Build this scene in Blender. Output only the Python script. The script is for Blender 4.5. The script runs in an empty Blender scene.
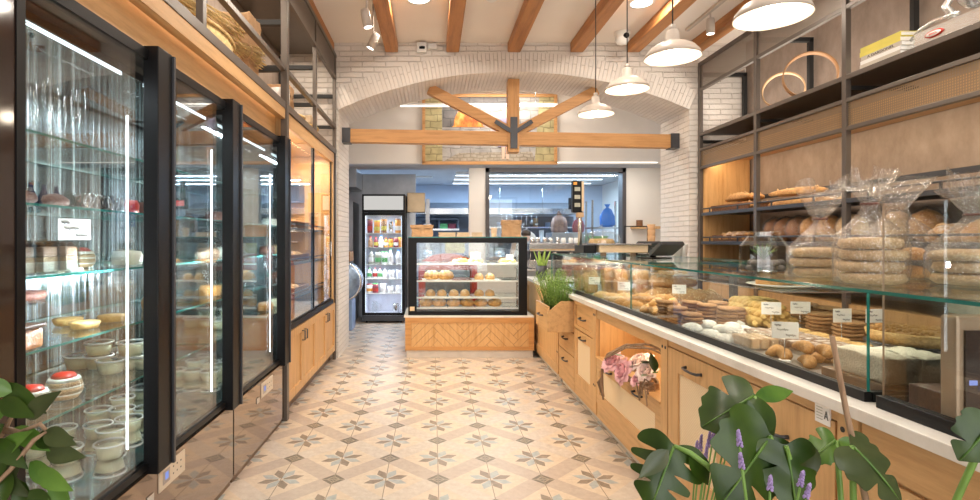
import bpy, bmesh, math, random
from mathutils import Vector, Matrix, noise
PI = math.pi
SC = bpy.context.scene
COL = SC.collection
random.seed(7)
R = math.radians
ORD = ['first','second','third','fourth','fifth','sixth','seventh','eighth','ninth','tenth','eleventh','twelfth','thirteenth','fourteenth','fifteenth','sixteenth']

# ------------------------------------------------------------------ materials
class NT:
    def __init__(s, name):
        s.m = bpy.data.materials.new(name); s.m.use_nodes = True
        s.t = s.m.node_tree; s.t.nodes.clear()
        s.out = s.t.nodes.new('ShaderNodeOutputMaterial')
    def n(s, typ, _ins=None, **kw):
        nd = s.t.nodes.new(typ)
        for k, v in kw.items(): setattr(nd, k, v)
        for k, v in (_ins or {}).items():
            if isinstance(v, bpy.types.NodeSocket): s.t.links.new(v, nd.inputs[k])
            else: nd.inputs[k].default_value = v
        return nd
    def surf(s, sock): s.t.links.new(sock, s.out.inputs['Surface'])
    def ramp(s, fac, stops):
        r = s.n('ShaderNodeValToRGB', {0: fac})
        e = r.color_ramp.elements
        while len(e) < len(stops): e.new(0.5)
        for i, (p, c) in enumerate(stops): e[i].position = p; e[i].color = (*c, 1)
        return r.outputs[0]
    def mix(s, f, a, b, bt='MIX'):
        nd = s.n('ShaderNodeMix', data_type='RGBA', blend_type=bt)
        for k, v in ((0, f), (6, a), (7, b)):
            if isinstance(v, bpy.types.NodeSocket): s.t.links.new(v, nd.inputs[k])
            else: nd.inputs[k].default_value = (*v, 1) if isinstance(v, tuple) and len(v) == 3 else v
        return nd.outputs[2]
    def math(s, op, a, b=0.0, c=0.0):
        return s.n('ShaderNodeMath', {0: a, 1: b, 2: c}, operation=op).outputs[0]
    def obj(s, scale=(1,1,1), rot=(0,0,0)):
        tc = s.n('ShaderNodeTexCoord')
        return s.n('ShaderNodeMapping', {'Vector': tc.outputs['Object'], 'Scale': scale, 'Rotation': rot}).outputs[0]
    def noise(s, vec, scale=5.0, detail=4.0, rough=.55):
        return s.n('ShaderNodeTexNoise', {'Vector': vec, 'Scale': scale, 'Detail': detail, 'Roughness': rough}).outputs[0]
    def bump(s, h, strength=.3, dist=.01):
        return s.n('ShaderNodeBump', {'Height': h, 'Strength': strength, 'Distance': dist}).outputs[0]
    def bsdf(s, col, rough=.5, metal=0.0, normal=None, **kw):
        ins = {'Base Color': (*col, 1) if isinstance(col, tuple) else col, 'Roughness': rough, 'Metallic': metal}
        if normal is not None: ins['Normal'] = normal
        ins.update(kw)
        p = s.n('ShaderNodeBsdfPrincipled', ins)
        s.surf(p.outputs[0]); return p

MATS = {}
def simple(name, col, rough=.5, metal=0.0, var=.08, nscale=8, bump=0.0, **kw):
    if name in MATS: return MATS[name]
    t = NT(name); v = t.obj(); nz = t.noise(v, nscale)
    lo = tuple(max(0, c*(1-var)) for c in col); hi = tuple(min(1, c*(1+var)) for c in col)
    c = t.ramp(nz, [(.3, lo), (.7, hi)])
    nrm = t.bump(t.noise(v, nscale*4), .4, bump) if bump else None
    t.bsdf(c, rough, metal, nrm, **kw); MATS[name] = t.m; return t.m

def wood(name, base, dark, axis='X', rough=.45, scale=1.0):
    if name in MATS: return MATS[name]
    t = NT(name)
    sc = {'X': (1.2, 16, 16), 'Y': (16, 1.2, 16), 'Z': (16, 16, 1.2)}[axis]
    v = t.obj(tuple(a*scale for a in sc))
    n1 = t.noise(v, 2.2, 5, .6)
    v2 = t.obj(tuple(a*scale*3 for a in sc)); n2 = t.noise(v2, 6, 3, .6)
    c = t.ramp(n1, [(.3, dark), (.52, base), (.75, tuple(min(1, b*1.08) for b in base))])
    c = t.mix(.18, c, t.ramp(n2, [(.4, dark), (.6, base)]))
    t.bsdf(c, rough, 0, t.bump(n2, .15, .002)); MATS[name] = t.m; return t.m

def emit(name, col, strength):
    if name in MATS: return MATS[name]
    t = NT(name); e = t.n('ShaderNodeEmission', {'Color': (*col, 1), 'Strength': strength}); t.surf(e.outputs[0]); MATS[name] = t.m; return t.m

def glassy(name, tint=(.97,.99,.985), ior=1.45, rough=0.0, extra=0.0, bumpy=False, haze=0.0):
    t = NT(name); f0 = ((ior-1)/(ior+1))**2
    gi = {'Color': (1,1,1,1), 'Roughness': rough}; li = {'Blend': .5}
    if bumpy:
        w = t.noise(t.obj(), 26, 3, .65); nb = t.bump(w, 1.0, .025); gi['Normal'] = nb; li['Normal'] = nb
    fc = t.n('ShaderNodeLayerWeight', li).outputs['Facing']
    fr = t.math('ADD', t.math('MULTIPLY', t.math('POWER', fc, 4.0), .55), f0 + extra)
    tr = t.n('ShaderNodeBsdfTransparent', {'Color': (*tint, 1)})
    gl = t.n('ShaderNodeBsdfGlossy', gi)
    mx = t.n('ShaderNodeMixShader', {0: fr, 1: tr.outputs[0], 2: gl.outputs[0]})
    if haze:
        df = t.n('ShaderNodeBsdfTranslucent', {'Color': (.95,.93,.9,1)}); d2 = t.n('ShaderNodeBsdfDiffuse', {'Color': (.95,.93,.9,1)})
        h = t.n('ShaderNodeMixShader', {0: .5, 1: df.outputs[0], 2: d2.outputs[0]}); mx = t.n('ShaderNodeMixShader', {0: haze, 1: mx.outputs[0], 2: h.outputs[0]})
    t.surf(mx.outputs[0]); MATS[name] = t.m; return t.m

def brick(name, bw, bh, mode, col=(.86,.82,.77), mortar=(.70,.65,.60), size=.006, dist=.010):
    t = NT(name)
    if mode == 'uv':
        vec = t.n('ShaderNodeTexCoord').outputs['UV']
    else:
        g = t.n('ShaderNodeNewGeometry')
        sp = t.n('ShaderNodeSeparateXYZ', {0: g.outputs['Position']}); sn = t.n('ShaderNodeSeparateXYZ', {0: g.outputs['Normal']})
        ax = t.math('GREATER_THAN', t.math('ABSOLUTE', sn.outputs[0]), .7)
        mx = t.n('ShaderNodeMix', {0: ax, 2: sp.outputs[0], 3: sp.outputs[1]}, data_type='FLOAT').outputs[0]
        vec = t.n('ShaderNodeCombineXYZ', {0: mx, 1: sp.outputs[2]}).outputs[0]
    wob = t.n('ShaderNodeTexNoise', {'Vector': vec, 'Scale': 5.0, 'Detail': 2.0})
    vv = t.n('ShaderNodeVectorMath', {0: wob.outputs[1], 1: (.014,.014,0)}, operation='MULTIPLY').outputs[0]
    vec2 = t.n('ShaderNodeVectorMath', {0: vec, 1: vv}, operation='ADD').outputs[0]
    b = t.n('ShaderNodeTexBrick', {'Vector': vec2, 'Color1': (*col,1), 'Color2': (*[c*.93 for c in col],1), 'Mortar': (*mortar,1), 'Scale': 1.0,
        'Mortar Size': size, 'Mortar Smooth': .6, 'Bias': 0.0, 'Brick Width': bw, 'Row Height': bh})
    nz = t.noise(vec, 28, 4)
    inv = t.math('SUBTRACT', 1.0, b.outputs['Fac'])
    h = t.math('ADD', inv, t.math('MULTIPLY', nz, .5))
    t.bsdf(b.outputs['Color'], .7, 0, t.bump(h, .9, dist)); MATS[name] = t.m; return t.m

M = MATS
wood('oak', (.64,.385,.17), (.49,.275,.11), 'Z'); wood('oak_y', (.64,.385,.17), (.49,.275,.11), 'Y'); wood('oak_x', (.64,.385,.17), (.49,.275,.11), 'X')
wood('orange_oak_z', (.70,.42,.18), (.55,.28,.09), 'Z')
wood('orange_oak', (.62,.32,.11), (.48,.22,.07), 'X'); wood('beam', (.50,.22,.07), (.28,.10,.025), 'Y', .5, .5)
wood('truss', (.62,.33,.13), (.47,.23,.08), 'X', .55); wood('truss_z', (.62,.33,.13), (.47,.23,.08), 'Z', .55)
wood('twig', (.36,.24,.15), (.20,.12,.07), 'Z', .8, 2); wood('dark_wood', (.20,.12,.07), (.10,.055,.03), 'Y', .4)
simple('black', (.005,.005,.006), .38, **{'Specular IOR Level': .25}); simple('black_matte', (.02,.02,.02), .6)
simple('bronze', (.135,.112,.095), .38, .35, .06); simple('graphite', (.075,.078,.088), .4, .5)
simple('steel', (.62,.62,.62), .22, 1.0, .05); simple('brushed', (.50,.52,.53), .32, 1.0, .1, 20)
simple('mirror_steel', (.78,.82,.83), .07, 1.0, .03); simple('grey_steel', (.42,.44,.47), .35, .8)
simple('silver_light', (.75,.75,.73), .25, .85)
simple('white_paint', (.86,.85,.82), .45, 0, .02); simple('warm_white', (.86,.81,.75), .7, 0, .03, 3)
simple('ceiling_paint', (.88,.80,.73), .9, 0, .02, 2); simple('lamp_white', (.56,.49,.43), .35, 0, .03)
simple('plinth', (.62,.56,.50), .5, 0, .1, 6); simple('kitchen_wall', (.52,.58,.68), .7, 0, .04, 2)
simple('kitchen_dark', (.13,.15,.19), .5, 0, .2, 3); simple('paper', (.93,.92,.90), .7, 0, .02)
simple('kraft', (.52,.32,.17), .8, 0, .12, 14, .004); simple('kraft_light', (.72,.56,.38), .8, 0, .06, 14)
simple('cloth_white', (.85,.84,.82), .8); simple('plate', (.85,.83,.80), .2); simple('ink', (.05,.05,.07), .6)
simple('red', (.55,.03,.02), .35); simple('blue', (.03,.22,.75), .4); simple('green', (.12,.45,.15), .4); simple('maroon', (.25,.03,.05), .4)
simple('olive', (.42,.42,.10), .85, 0, .15, 12, .004); simple('yellow', (.80,.70,.12), .55); simple('orange', (.85,.35,.05), .4)
simple('cream', (.90,.86,.76), .5, 0, .03, 20, .003); simple('custard', (.93,.87,.60), .35, 0, .03); simple('milk', (.88,.88,.86), .3)
simple('skin', (.75,.48,.36), .55); simple('hair', (.05,.03,.02), .6); simple('soil', (.05,.03,.02), .9, 0, .3, 40, .01)
simple('terracotta', (.35,.33,.31), .7, 0, .08, 10); simple('choc', (.10,.045,.025), .4, 0, .25, 30, .004)
simple('stem_green', (.16,.30,.06), .45, 0, .15, 10); simple('lavender', (.38,.29,.58), .8, 0, .25, 60); simple('straw', (.62,.45,.20), .8, 0, .3, 40)
simple('rosemary', (.24,.38,.07), .7, 0, .35, 25); simple('snake_leaf', (.30,.45,.08), .45, 0, .35, 30)
simple('pink', (.92,.50,.54), .6, 0, .18, 18); simple('pale_pink', (.96,.74,.70), .6, 0, .12, 18)
simple('tan_metal', (.40,.29,.20), .35, .3, .1); simple('greygreen', (.42,.42,.35), .6, 0, .15, 30)
simple('bronze_gloss', (.34,.26,.20), .04, .9, .04); simple('black_glass', (.03,.02,.018), .03, 0)
simple('lettering_dark', (.10,.09,.08), .6); simple('red_badge', (.65,.05,.03), .35); simple('hoop', (.62,.40,.22), .5, 0, .1); simple('hoop_dark', (.38,.20,.09), .5, 0, .1)
simple('rubber', (.02,.02,.02), .7); simple('wicker', (.22,.10,.045), .7, 0, .35, 60, .006)
simple('teal_edge', (.02,.22,.19), .1, 0, .1); M['teal_edge'].node_tree.nodes['Principled BSDF'].inputs['Transmission Weight'].default_value = .3
glassy('glass', extra=.015); glassy('pane', (.96,.98,.975), extra=.01); glassy('fridge_glass', (.94,.96,.955), extra=.03); glassy('shelf_glass', (.90,.965,.95), extra=.05)
glassy('plastic', (.97,.96,.94), 1.4, .13, .07, True, .035); glassy('jar', (.93,.95,.94), 1.5, .02, .06); glassy('cup_plastic', (.95,.96,.95), 1.4, .1, .08)
emit('led', (.80,.92,1.0), 4); emit('led_tube', (.88,.95,1.0), 7); emit('led_warm', (1.0,.80,.52), 5); emit('led_wall', (1.0,.93,.84), 2.2); emit('bulb', (1.0,.86,.66), 16)
emit('cool_tube', (.80,.90,1.0), 3); emit('downlight', (1.0,.93,.82), 8); emit('spot_face', (1.0,.96,.9), 12); emit('digits', (.35,.45,1.0), .7); emit('red_digits', (1,.1,.1), 2)
emit('fridge_box', (.80,.80,.85), .35); emit('header_light', (1.0,.97,.92), .55)
brick('brick_wall', .27, .062, 'pos', (.84,.78,.72), (.73,.67,.61), .006, .020); brick('brick_arch', .30, .045, 'uv', (.84,.78,.72), (.73,.67,.61), .004, .011)

def crust(name, light, dark, rough=.6, dust=None, scale=14, seeds=None):
    t = NT(name); v = t.obj(); n1 = t.noise(v, scale*1.7, 6, .65); n2 = t.noise(v, scale*9, 4, .7)
    c = t.ramp(n1, [(.38, light), (.60, dark)])
    c = t.mix(.5, c, t.ramp(n2, [(.36, tuple(q*.55 for q in dark)), (.52, tuple((a+b)/2 for a, b in zip(light, dark))), (.68, tuple(min(1, q*1.12) for q in light))]))
    if seeds:
        vo = t.n('ShaderNodeTexVoronoi', {'Vector': v, 'Scale': 90.0}).outputs[0]
        c = t.mix(t.math('LESS_THAN', vo, .28), c, seeds)
    if dust:
        nz = t.noise(v, 30, 4, .7); sx = t.n('ShaderNodeSeparateXYZ', {0: t.n('ShaderNodeTexCoord').outputs['Normal']})
        f = t.n('ShaderNodeMath', {0: t.math('MULTIPLY', t.math('MULTIPLY', t.math('SUBTRACT', nz, .42), 4.5), t.math('MAXIMUM', sx.outputs[2], 0.0))}, operation='MULTIPLY', use_clamp=True); f.inputs[1].default_value = 1.0; f = f.outputs[0]
        c = t.mix(t.math('MULTIPLY', f, .8), c, dust)
    t.bsdf(c, rough, 0, t.bump(t.noise(v, scale*5, 5), .9, .009)); M[name] = t.m
crust('bread', (.72,.42,.16), (.46,.20,.055)); crust('bread_pale', (.80,.58,.33), (.62,.37,.15)); crust('bread_dark', (.45,.20,.07), (.25,.09,.03))
crust('flour_bread', (.62,.36,.16), (.42,.20,.08), .8, (.88,.82,.72)); crust('seed_bread', (.60,.33,.13), (.40,.19,.07), .7, None, 14, (.85,.72,.48))
crust('croissant', (.88,.54,.20), (.60,.27,.07), .4, None, 18); crust('sugar_pastry', (.90,.53,.19), (.62,.29,.08), .6, (.95,.93,.90), 18)
crust('cookie', (.52,.28,.12), (.30,.14,.055), .8, None, 30); crust('powder', (.90,.88,.84), (.78,.74,.68), .9, None, 30)
crust('nuts', (.78,.42,.13), (.45,.19,.05), .45, None, 60); crust('twist', (.88,.64,.26), (.66,.38,.10), .5, None, 40)
crust('flat', (.72,.55,.33), (.58,.40,.22), .8, None, 20); crust('icing', (.78,.71,.58), (.70,.62,.48), .6, None, 30); crust('marbled', (.92,.90,.84), (.30,.16,.10), .5, None, 22)
crust('dusted_choc', (.30,.17,.10), (.16,.08,.045), .6, (.75,.70,.65)); crust('tartlet', (.84,.56,.24), (.66,.38,.13), .6); crust('sponge', (.80,.58,.36), (.60,.36,.18), .8, None, 40)
crust('brownroll', (.25,.10,.07), (.14,.06,.05), .3, None, 30); crust('fluffy', (.84,.50,.19), (.62,.31,.10), .7, (.93,.86,.76), 12)

# concrete wall, marble, cane, mesh
t = NT('concrete'); v = t.obj((1,1,.6)); n1 = t.noise(v, 1.8, 6, .62); n2 = t.noise(v, 9, 4, .7)
c = t.mix(.35, t.ramp(n1, [(.3,(.22,.165,.13)),(.5,(.31,.24,.195)),(.72,(.41,.325,.27))]), t.ramp(n2, [(.35,(.22,.165,.13)),(.65,(.40,.32,.265))]))
t.bsdf(c, .8, 0, t.bump(n2,.3,.004)); M['concrete'] = t.m
t = NT('marble'); v = t.obj(); n1 = t.noise(v, 2.5, 8, .65)
t.bsdf(t.ramp(n1, [(.35,(.70,.67,.62)),(.5,(.82,.79,.75)),(.7,(.86,.84,.80))]), .25); M['marble'] = t.m
t = NT('leaf'); v = t.obj(); n1 = t.noise(v, 9, 4)
t.bsdf(t.ramp(n1, [(.3,(.013,.038,.003)),(.7,(.042,.088,.007))]), .38); M['leaf'] = t.m
t = NT('leaf_light'); v = t.obj(); n1 = t.noise(v, 14, 4)
t.bsdf(t.ramp(n1, [(.3,(.05,.13,.018)),(.7,(.12,.24,.035))]), .35); M['leaf_light'] = t.m
t = NT('leaf_grey'); v = t.obj(); n1 = t.noise(v, 10, 4)
t.bsdf(t.ramp(n1, [(.3,(.026,.042,.012)),(.7,(.07,.095,.034))]), .34); M['leaf_grey'] = t.m
def weave(name, base, dark, sc, ax=(1,2), alpha=False, thr=.35):
    t = NT(name); tc = t.n('ShaderNodeTexCoord'); s = t.n('ShaderNodeSeparateXYZ', {0: tc.outputs['Object']})
    a = t.math('SINE', t.math('MULTIPLY', s.outputs[ax[0]], sc)); b = t.math('SINE', t.math('MULTIPLY', s.outputs[ax[1]], sc))
    p = t.math('MULTIPLY', a, b)
    if alpha:
        pr = t.n('ShaderNodeBsdfPrincipled', {'Base Color': (*base,1), 'Roughness': .4, 'Metallic': .4})
        tr = t.n('ShaderNodeBsdfTransparent')
        f = t.math('GREATER_THAN', t.math('MULTIPLY', t.math('ABSOLUTE', a), t.math('ABSOLUTE', b)), thr)
        mx = t.n('ShaderNodeMixShader', {0: f, 1: pr.outputs[0], 2: tr.outputs[0]}); t.surf(mx.outputs[0])
    else:
        c = t.mix(t.math('ADD', t.math('MULTIPLY', p, .5), .5), base, dark); t.bsdf(c, .7, 0, t.bump(p, .5, .002))
    M[name] = t.m
weave('cane', (.90,.74,.52), (.78,.60,.38), 420); weave('gold_mesh', (.36,.25,.15), (.3,.2,.1), 190, (1,2), True, .40)
weave('fine_mesh', (.30,.26,.22), (.2,.2,.2), 260, (1,2), True, .45)
weave('wicker_x', (.30,.15,.07), (.12,.05,.02), 160, (0,2))

# floor tile pattern
def floor_mat():
    t = NT('floor_tiles'); g = t.n('ShaderNodeNewGeometry'); s = t.n('ShaderNodeSeparateXYZ', {0: g.outputs['Position']})
    S = .302; X0, Y0 = .033, 3.425
    u = t.math('DIVIDE', t.math('SUBTRACT', s.outputs[0], X0), S); v = t.math('DIVIDE', t.math('SUBTRACT', s.outputs[1], Y0), S)
    p = t.math('MULTIPLY', t.math('ADD', u, v), .5); q = t.math('MULTIPLY', t.math('SUBTRACT', u, v), .5)
    def cen(a): # signed distance to nearest integer
        return t.math('SUBTRACT', a, t.math('ROUND', a))
    def cenh(a): return t.math('SUBTRACT', t.math('FRACT', a), .5)
    dp, dq = t.math('ABSOLUTE', cenh(p)), t.math('ABSOLUTE', cenh(q))
    pos = g.outputs['Position']
    n1 = t.noise(pos, 5, 6, .6); n2 = t.noise(pos, 26, 5, .7)
    cream = t.ramp(n2, [(.3,(.56,.435,.315)),(.7,(.67,.55,.42))])
    stone = t.ramp(n2, [(.3,(.49,.40,.325)),(.65,(.61,.53,.45))])
    band = t.ramp(n2, [(.3,(.42,.325,.26)),(.7,(.52,.42,.345))])
    # which row of the zigzag is the dark band
    rowsel = t.math('GREATER_THAN', t.math('MODULO', t.math('ADD', t.math('FLOOR', v), 100.0), 2.0), .5)
    nsel = t.math('GREATER_THAN', t.n('ShaderNodeTexWhiteNoise', {'Vector': t.n('ShaderNodeCombineXYZ', {0: t.math('FLOOR', u), 1: t.math('FLOOR', v)}).outputs[0]}).outputs[0], .82)
    sel = t.math('ABSOLUTE', t.math('SUBTRACT', rowsel, nsel))
    bcol = t.mix(sel, stone, band)
    isb = t.math('LESS_THAN', t.math('MINIMUM', dp, dq), .135)
    c = t.mix(isb, cream, bcol)
    # edge of star square: thin darker lines
    # star
    sp, sq = cen(p), cen(q)
    su, sv = t.math('ADD', sp, sq), t.math('SUBTRACT', sp, sq)
    r = t.math('SQRT', t.math('ADD', t.math('MULTIPLY', su, su), t.math('MULTIPLY', sv, sv)))
    th = t.math('ARCTAN2', sv, su); k = t.math('DIVIDE', t.math('ADD', th, PI), PI/4)
    ph = t.math('MULTIPLY', t.math('SUBTRACT', t.math('FRACT', k), .5), PI/4)
    a = t.math('MULTIPLY', r, t.math('COSINE', ph)); b = t.math('ABSOLUTE', t.math('MULTIPLY', r, t.math('SINE', ph)))
    inside = t.math('LESS_THAN', b, t.math('MINIMUM', t.math('MULTIPLY', a, .34), t.math('MULTIPLY', t.math('SUBTRACT', .44, a), .55)))
    inside = t.math('MULTIPLY', inside, t.math('GREATER_THAN', a, .05))
    par = t.math('GREATER_THAN', t.math('MODULO', t.math('FLOOR', k), 2.0), .5)
    blue = t.ramp(n2, [(.3,(.27,.31,.32)),(.7,(.42,.46,.46))]); brown = t.ramp(n2, [(.3,(.15,.10,.065)),(.7,(.28,.21,.15))])
    c = t.mix(inside, c, t.mix(par, brown, blue))
    # dark diamond
    isd = t.math('LESS_THAN', t.math('MAXIMUM', dp, dq), .115)
    hu = t.math('MINIMUM', t.math('ABSOLUTE', cen(u)), t.math('ABSOLUTE', cen(v)))
    line = t.math('LESS_THAN', hu, .013)
    mid = t.math('LESS_THAN', t.math('ABSOLUTE', t.math('SUBTRACT', t.math('MAXIMUM', dp, dq), .06)), .008)
    dcol = t.mix(t.math('MAXIMUM', line, mid), t.ramp(n2, [(.3,(.075,.055,.032)),(.7,(.17,.13,.085))]), (.34,.28,.20))
    c = t.mix(isd, c, dcol)
    grout = t.math('MAXIMUM', t.math('LESS_THAN', t.math('ABSOLUTE', cen(u)), .008), t.math('MULTIPLY', t.math('LESS_THAN', t.math('ABSOLUTE', cen(v)), .005), .4))
    c = t.mix(t.math('MULTIPLY', grout, .85), c, (.14,.10,.065))
    c = t.mix(.12, c, t.ramp(n1, [(.3,(.55,.46,.38)),(.7,(.80,.72,.62))]))
    t.bsdf(c, .34, 0, t.bump(t.math('SUBTRACT', 1.0, grout), .3, .003)); M['floor'] = t.m
floor_mat()

# ------------------------------------------------------------------ geometry helpers
class MB:
    def __init__(s): s.bm = bmesh.new(); s.mi = 0
    def box(s, x0, x1, y0, y1, z0, z1, bev=0.0, mi=None, rot=None, edge_mi=None):
        r = bmesh.ops.create_cube(s.bm, size=1.0)
        vs = r['verts']; c = Vector(((x0+x1)/2, (y0+y1)/2, (z0+z1)/2)); d = (abs(x1-x0), abs(y1-y0), abs(z1-z0))
        for v in vs:
            p = Vector((v.co.x*d[0], v.co.y*d[1], v.co.z*d[2]))
            if rot is not None: p = rot @ p
            v.co = p + c
        fs = {f for v in vs for f in v.link_faces}
        if mi is not None:
            for f in fs: f.material_index = mi
        if edge_mi is not None:
            big = max(f.calc_area() for f in fs)
            for f in fs:
                if f.calc_area() < big*.3: f.material_index = edge_mi
        if bev > 0:
            es = list({e for f in fs for e in f.edges})
            bmesh.ops.bevel(s.bm, geom=es, offset=min(bev, min(d)*.45), segments=2, profile=.6, affect='EDGES')
        return s
    def tube(s, pts, rad, seg=8, mi=0, caps=True, flat=1.0):
        pts = [Vector(p) for p in pts]; n = len(pts); rad = rad if isinstance(rad, (list, tuple)) else [rad]*n
        rings = []; up = Vector((0,0,1)); prev = None
        for i, p in enumerate(pts):
            d = (pts[min(i+1,n-1)] - pts[max(i-1,0)]).normalized()
            if prev is None:
                a = d.cross(up)
                if a.length < .05: a = d.cross(Vector((1,0,0)))
                a.normalize()
            else:
                a = prev - d*prev.dot(d)
                if a.length < 1e-4: a = d.cross(up)
                a.normalize()
            prev = a; b = d.cross(a)
            rings.append([s.bm.verts.new(p + (a*math.cos(2*PI*k/seg) + b*math.sin(2*PI*k/seg)*flat)*rad[i]) for k in range(seg)])
        for i in range(n-1):
            for k in range(seg):
                f = s.bm.faces.new((rings[i][k], rings[i][(k+1)%seg], rings[i+1][(k+1)%seg], rings[i+1][k])); f.material_index = mi; f.smooth = True
        if caps:
            for rg, fl in ((rings[0], 1), (rings[-1], 0)):
                f = s.bm.faces.new(rg[::-1] if fl else rg); f.material_index = mi
        return s
    def lathe(s, prof, c=(0,0,0), seg=24, mi=0, sx=1.0, sy=1.0, fn=None, smooth=True):
        rings = []
        for (r, z) in prof:
            if r < 1e-5: rings.append([s.bm.verts.new((c[0], c[1], c[2]+z))]); continue
            rg = []
            for k in range(seg):
                a = 2*PI*k/seg; rr = r*(fn(a, z) if fn else 1.0)
                rg.append(s.bm.verts.new((c[0]+rr*math.cos(a)*sx, c[1]+rr*math.sin(a)*sy, c[2]+z)))
            rings.append(rg)
        for i in range(len(rings)-1):
            A, B = rings[i], rings[i+1]
            for k in range(seg):
                if len(A) == 1 and len(B) == 1: break
                if len(A) == 1: f = s.bm.faces.new((A[0], B[(k+1)%seg], B[k]))
                elif len(B) == 1: f = s.bm.faces.new((A[k], A[(k+1)%seg], B[0]))
                else: f = s.bm.faces.new((A[k], A[(k+1)%seg], B[(k+1)%seg], B[k]))
                f.material_index = mi; f.smooth = smooth
        return s
    def cyl(s, c, r, h, seg=20, mi=0): return s.lathe([(0,0),(r,0),(r,h),(0,h)], c, seg, mi, smooth=False)
    def blob(s, c, dims, seed=0, amp=.08, fr=3.0, sub=3, flatb=.3, rot=None, mi=0):
        r = bmesh.ops.create_icosphere(s.bm, subdivisions=sub, radius=1.0)
        for v in r['verts']:
            n = noise.noise(v.co*fr + Vector((seed*3.7, seed*1.3, seed)))
            p = v.co*(1+amp*n)
            if p.z < -flatb: p.z = -flatb + (p.z+flatb)*.15
            p = Vector((p.x*dims[0], p.y*dims[1], (p.z+flatb)*dims[2]))
            if rot is not None: p = rot @ p
            v.co = p + Vector(c)
        for f in {f for v in r['verts'] for f in v.link_faces}: f.smooth = True; f.material_index = mi
        return s
    def poly(s, pts, ext, mi=0):   # planar polygon pts (3D) extruded by vector ext
        ext = Vector(ext); A = [s.bm.verts.new(Vector(p)) for p in pts]; B = [s.bm.verts.new(Vector(p)+ext) for p in pts]; n = len(A)
        fs = [s.bm.faces.new(A[::-1]), s.bm.faces.new(B)]
        for i in range(n): fs.append(s.bm.faces.new((A[i], A[(i+1)%n], B[(i+1)%n], B[i])))
        for f in fs: f.material_index = mi
        return s
    def build(s, name, mats, parent=None, origin=None, smooth=None):
        bm = s.bm
        bmesh.ops.recalc_face_normals(bm, faces=bm.faces[:])
        if origin is None:
            if parent is not None: origin = OFF.get(parent.name, Vector((0,0,0)))
            else:
                xs = [v.co for v in bm.verts]
                origin = Vector(((min(p.x for p in xs)+max(p.x for p in xs))/2, (min(p.y for p in xs)+max(p.y for p in xs))/2, min(p.z for p in xs)))
        origin = Vector(origin)
        loc_in_parent = origin
        for v in bm.verts: v.co -= origin
        me = bpy.data.meshes.new(name); bm.to_mesh(me); bm.free()
        for m in (mats if isinstance(mats, (list, tuple)) else [mats]): me.materials.append(M[m] if isinstance(m, str) else m)
        o = bpy.data.objects.new(name, me); COL.objects.link(o)
        if parent is not None: o.parent = parent; OFF[o.name] = origin
        else: o.location = origin; OFF[o.name] = origin
        return o
OFF = {}   # world origin of every object built in world coordinates
def tag(o, label=None, cat=None, group=None, kind=None):
    if label: o['label'] = label
    if cat: o['category'] = cat
    if group: o['group'] = group
    if kind: o['kind'] = kind
    return o
def thing(name, label, cat, loc=(0,0,0), group=None, kind=None):
    o = bpy.data.objects.new(name, None); COL.objects.link(o); o.location = loc; OFF[o.name] = Vector(loc)
    o.empty_display_size = .1
    return tag(o, label, cat, group, kind)
def dup(o, loc, rotz=None, label=None, group=None, rot=None, scale=None, cat=None):
    def cp(a, par):
        c = a.copy(); COL.objects.link(c)
        if par is not None: c.parent = par
        for ch in [x for x in KIDS.get(a.name, [])]: cp(ch, c)
        return c
    KIDS.clear()
    for x in bpy.data.objects:
        if x.parent: KIDS.setdefault(x.parent.name, []).append(x)
    c = cp(o, None); c.location = loc
    if rotz is not None: c.rotation_euler = (o.rotation_euler[0], o.rotation_euler[1], rotz)
    if rot is not None: c.rotation_euler = rot
    if scale is not None: c.scale = (scale,)*3 if isinstance(scale, (int,float)) else scale
    if label: c['label'] = label
    if group: c['group'] = group
    if cat: c['category'] = cat
    return c
KIDS = {}
class Proto:
    """first placement moves the source itself, later ones copy it"""
    def __init__(s, o): s.o = o; s.used = False
    def put(s, loc, rotz=0.0, label=None, group=None, rot=None, scale=None, cat=None):
        if not s.used:
            s.used = True; o = s.o; o.location = loc; o.rotation_euler = rot if rot is not None else (0,0,rotz)
            if scale is not None: o.scale = (scale,)*3 if isinstance(scale, (int,float)) else scale
            if label: o['label'] = label
            if group: o['group'] = group
            if cat: o['category'] = cat
            return o
        return dup(s.o, loc, None, label, group, rot if rot is not None else (0,0,rotz), scale if scale is not None else (1,1,1), cat)
def single(name, mb, mats, cat, label=None, group=None, kind=None, origin=None):
    o = mb.build(name, mats, None, origin); return tag(o, label, cat, group, kind)
def light(name, typ, loc, energy, color=(1,1,1), size=.1, rot=(0,0,0), size_y=None, **kw):
    l = bpy.data.lights.new(name, typ); l.energy = energy; l.color = color
    if typ == 'AREA':
        l.size = size
        if size_y: l.shape = 'RECTANGLE'; l.size_y = size_y
    elif typ in ('POINT','SPOT'): l.shadow_soft_size = size
    for k, v in kw.items(): setattr(l, k, v)
    o = bpy.data.objects.new(name, l); COL.objects.link(o); o.location = loc; o.rotation_euler = rot; return o
def text_mesh(cu, name):
    o = bpy.data.objects.new('tmp', cu); COL.objects.link(o); bpy.context.view_layer.update()
    me = bpy.data.meshes.new_from_object(o.evaluated_get(bpy.context.evaluated_depsgraph_get())); bpy.data.objects.remove(o); me.name = name
    return me
def part_text(parent, txt, size, loc, rot, mat, name='lettering', ext=.0008, sx=1.0):
    cu = bpy.data.curves.new(name, 'FONT'); cu.body = txt; cu.size = size; cu.extrude = ext; cu.align_x = 'CENTER'; cu.align_y = 'CENTER'
    me = text_mesh(cu, name); me.materials.clear(); me.materials.append(M[mat]); o = bpy.data.objects.new(name, me); COL.objects.link(o)
    o.parent = parent; off = OFF.get(parent.name, Vector((0,0,0))); o.location = Vector(loc)-off; o.rotation_euler = rot; o.scale = (sx,1,1)
    return o
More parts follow.
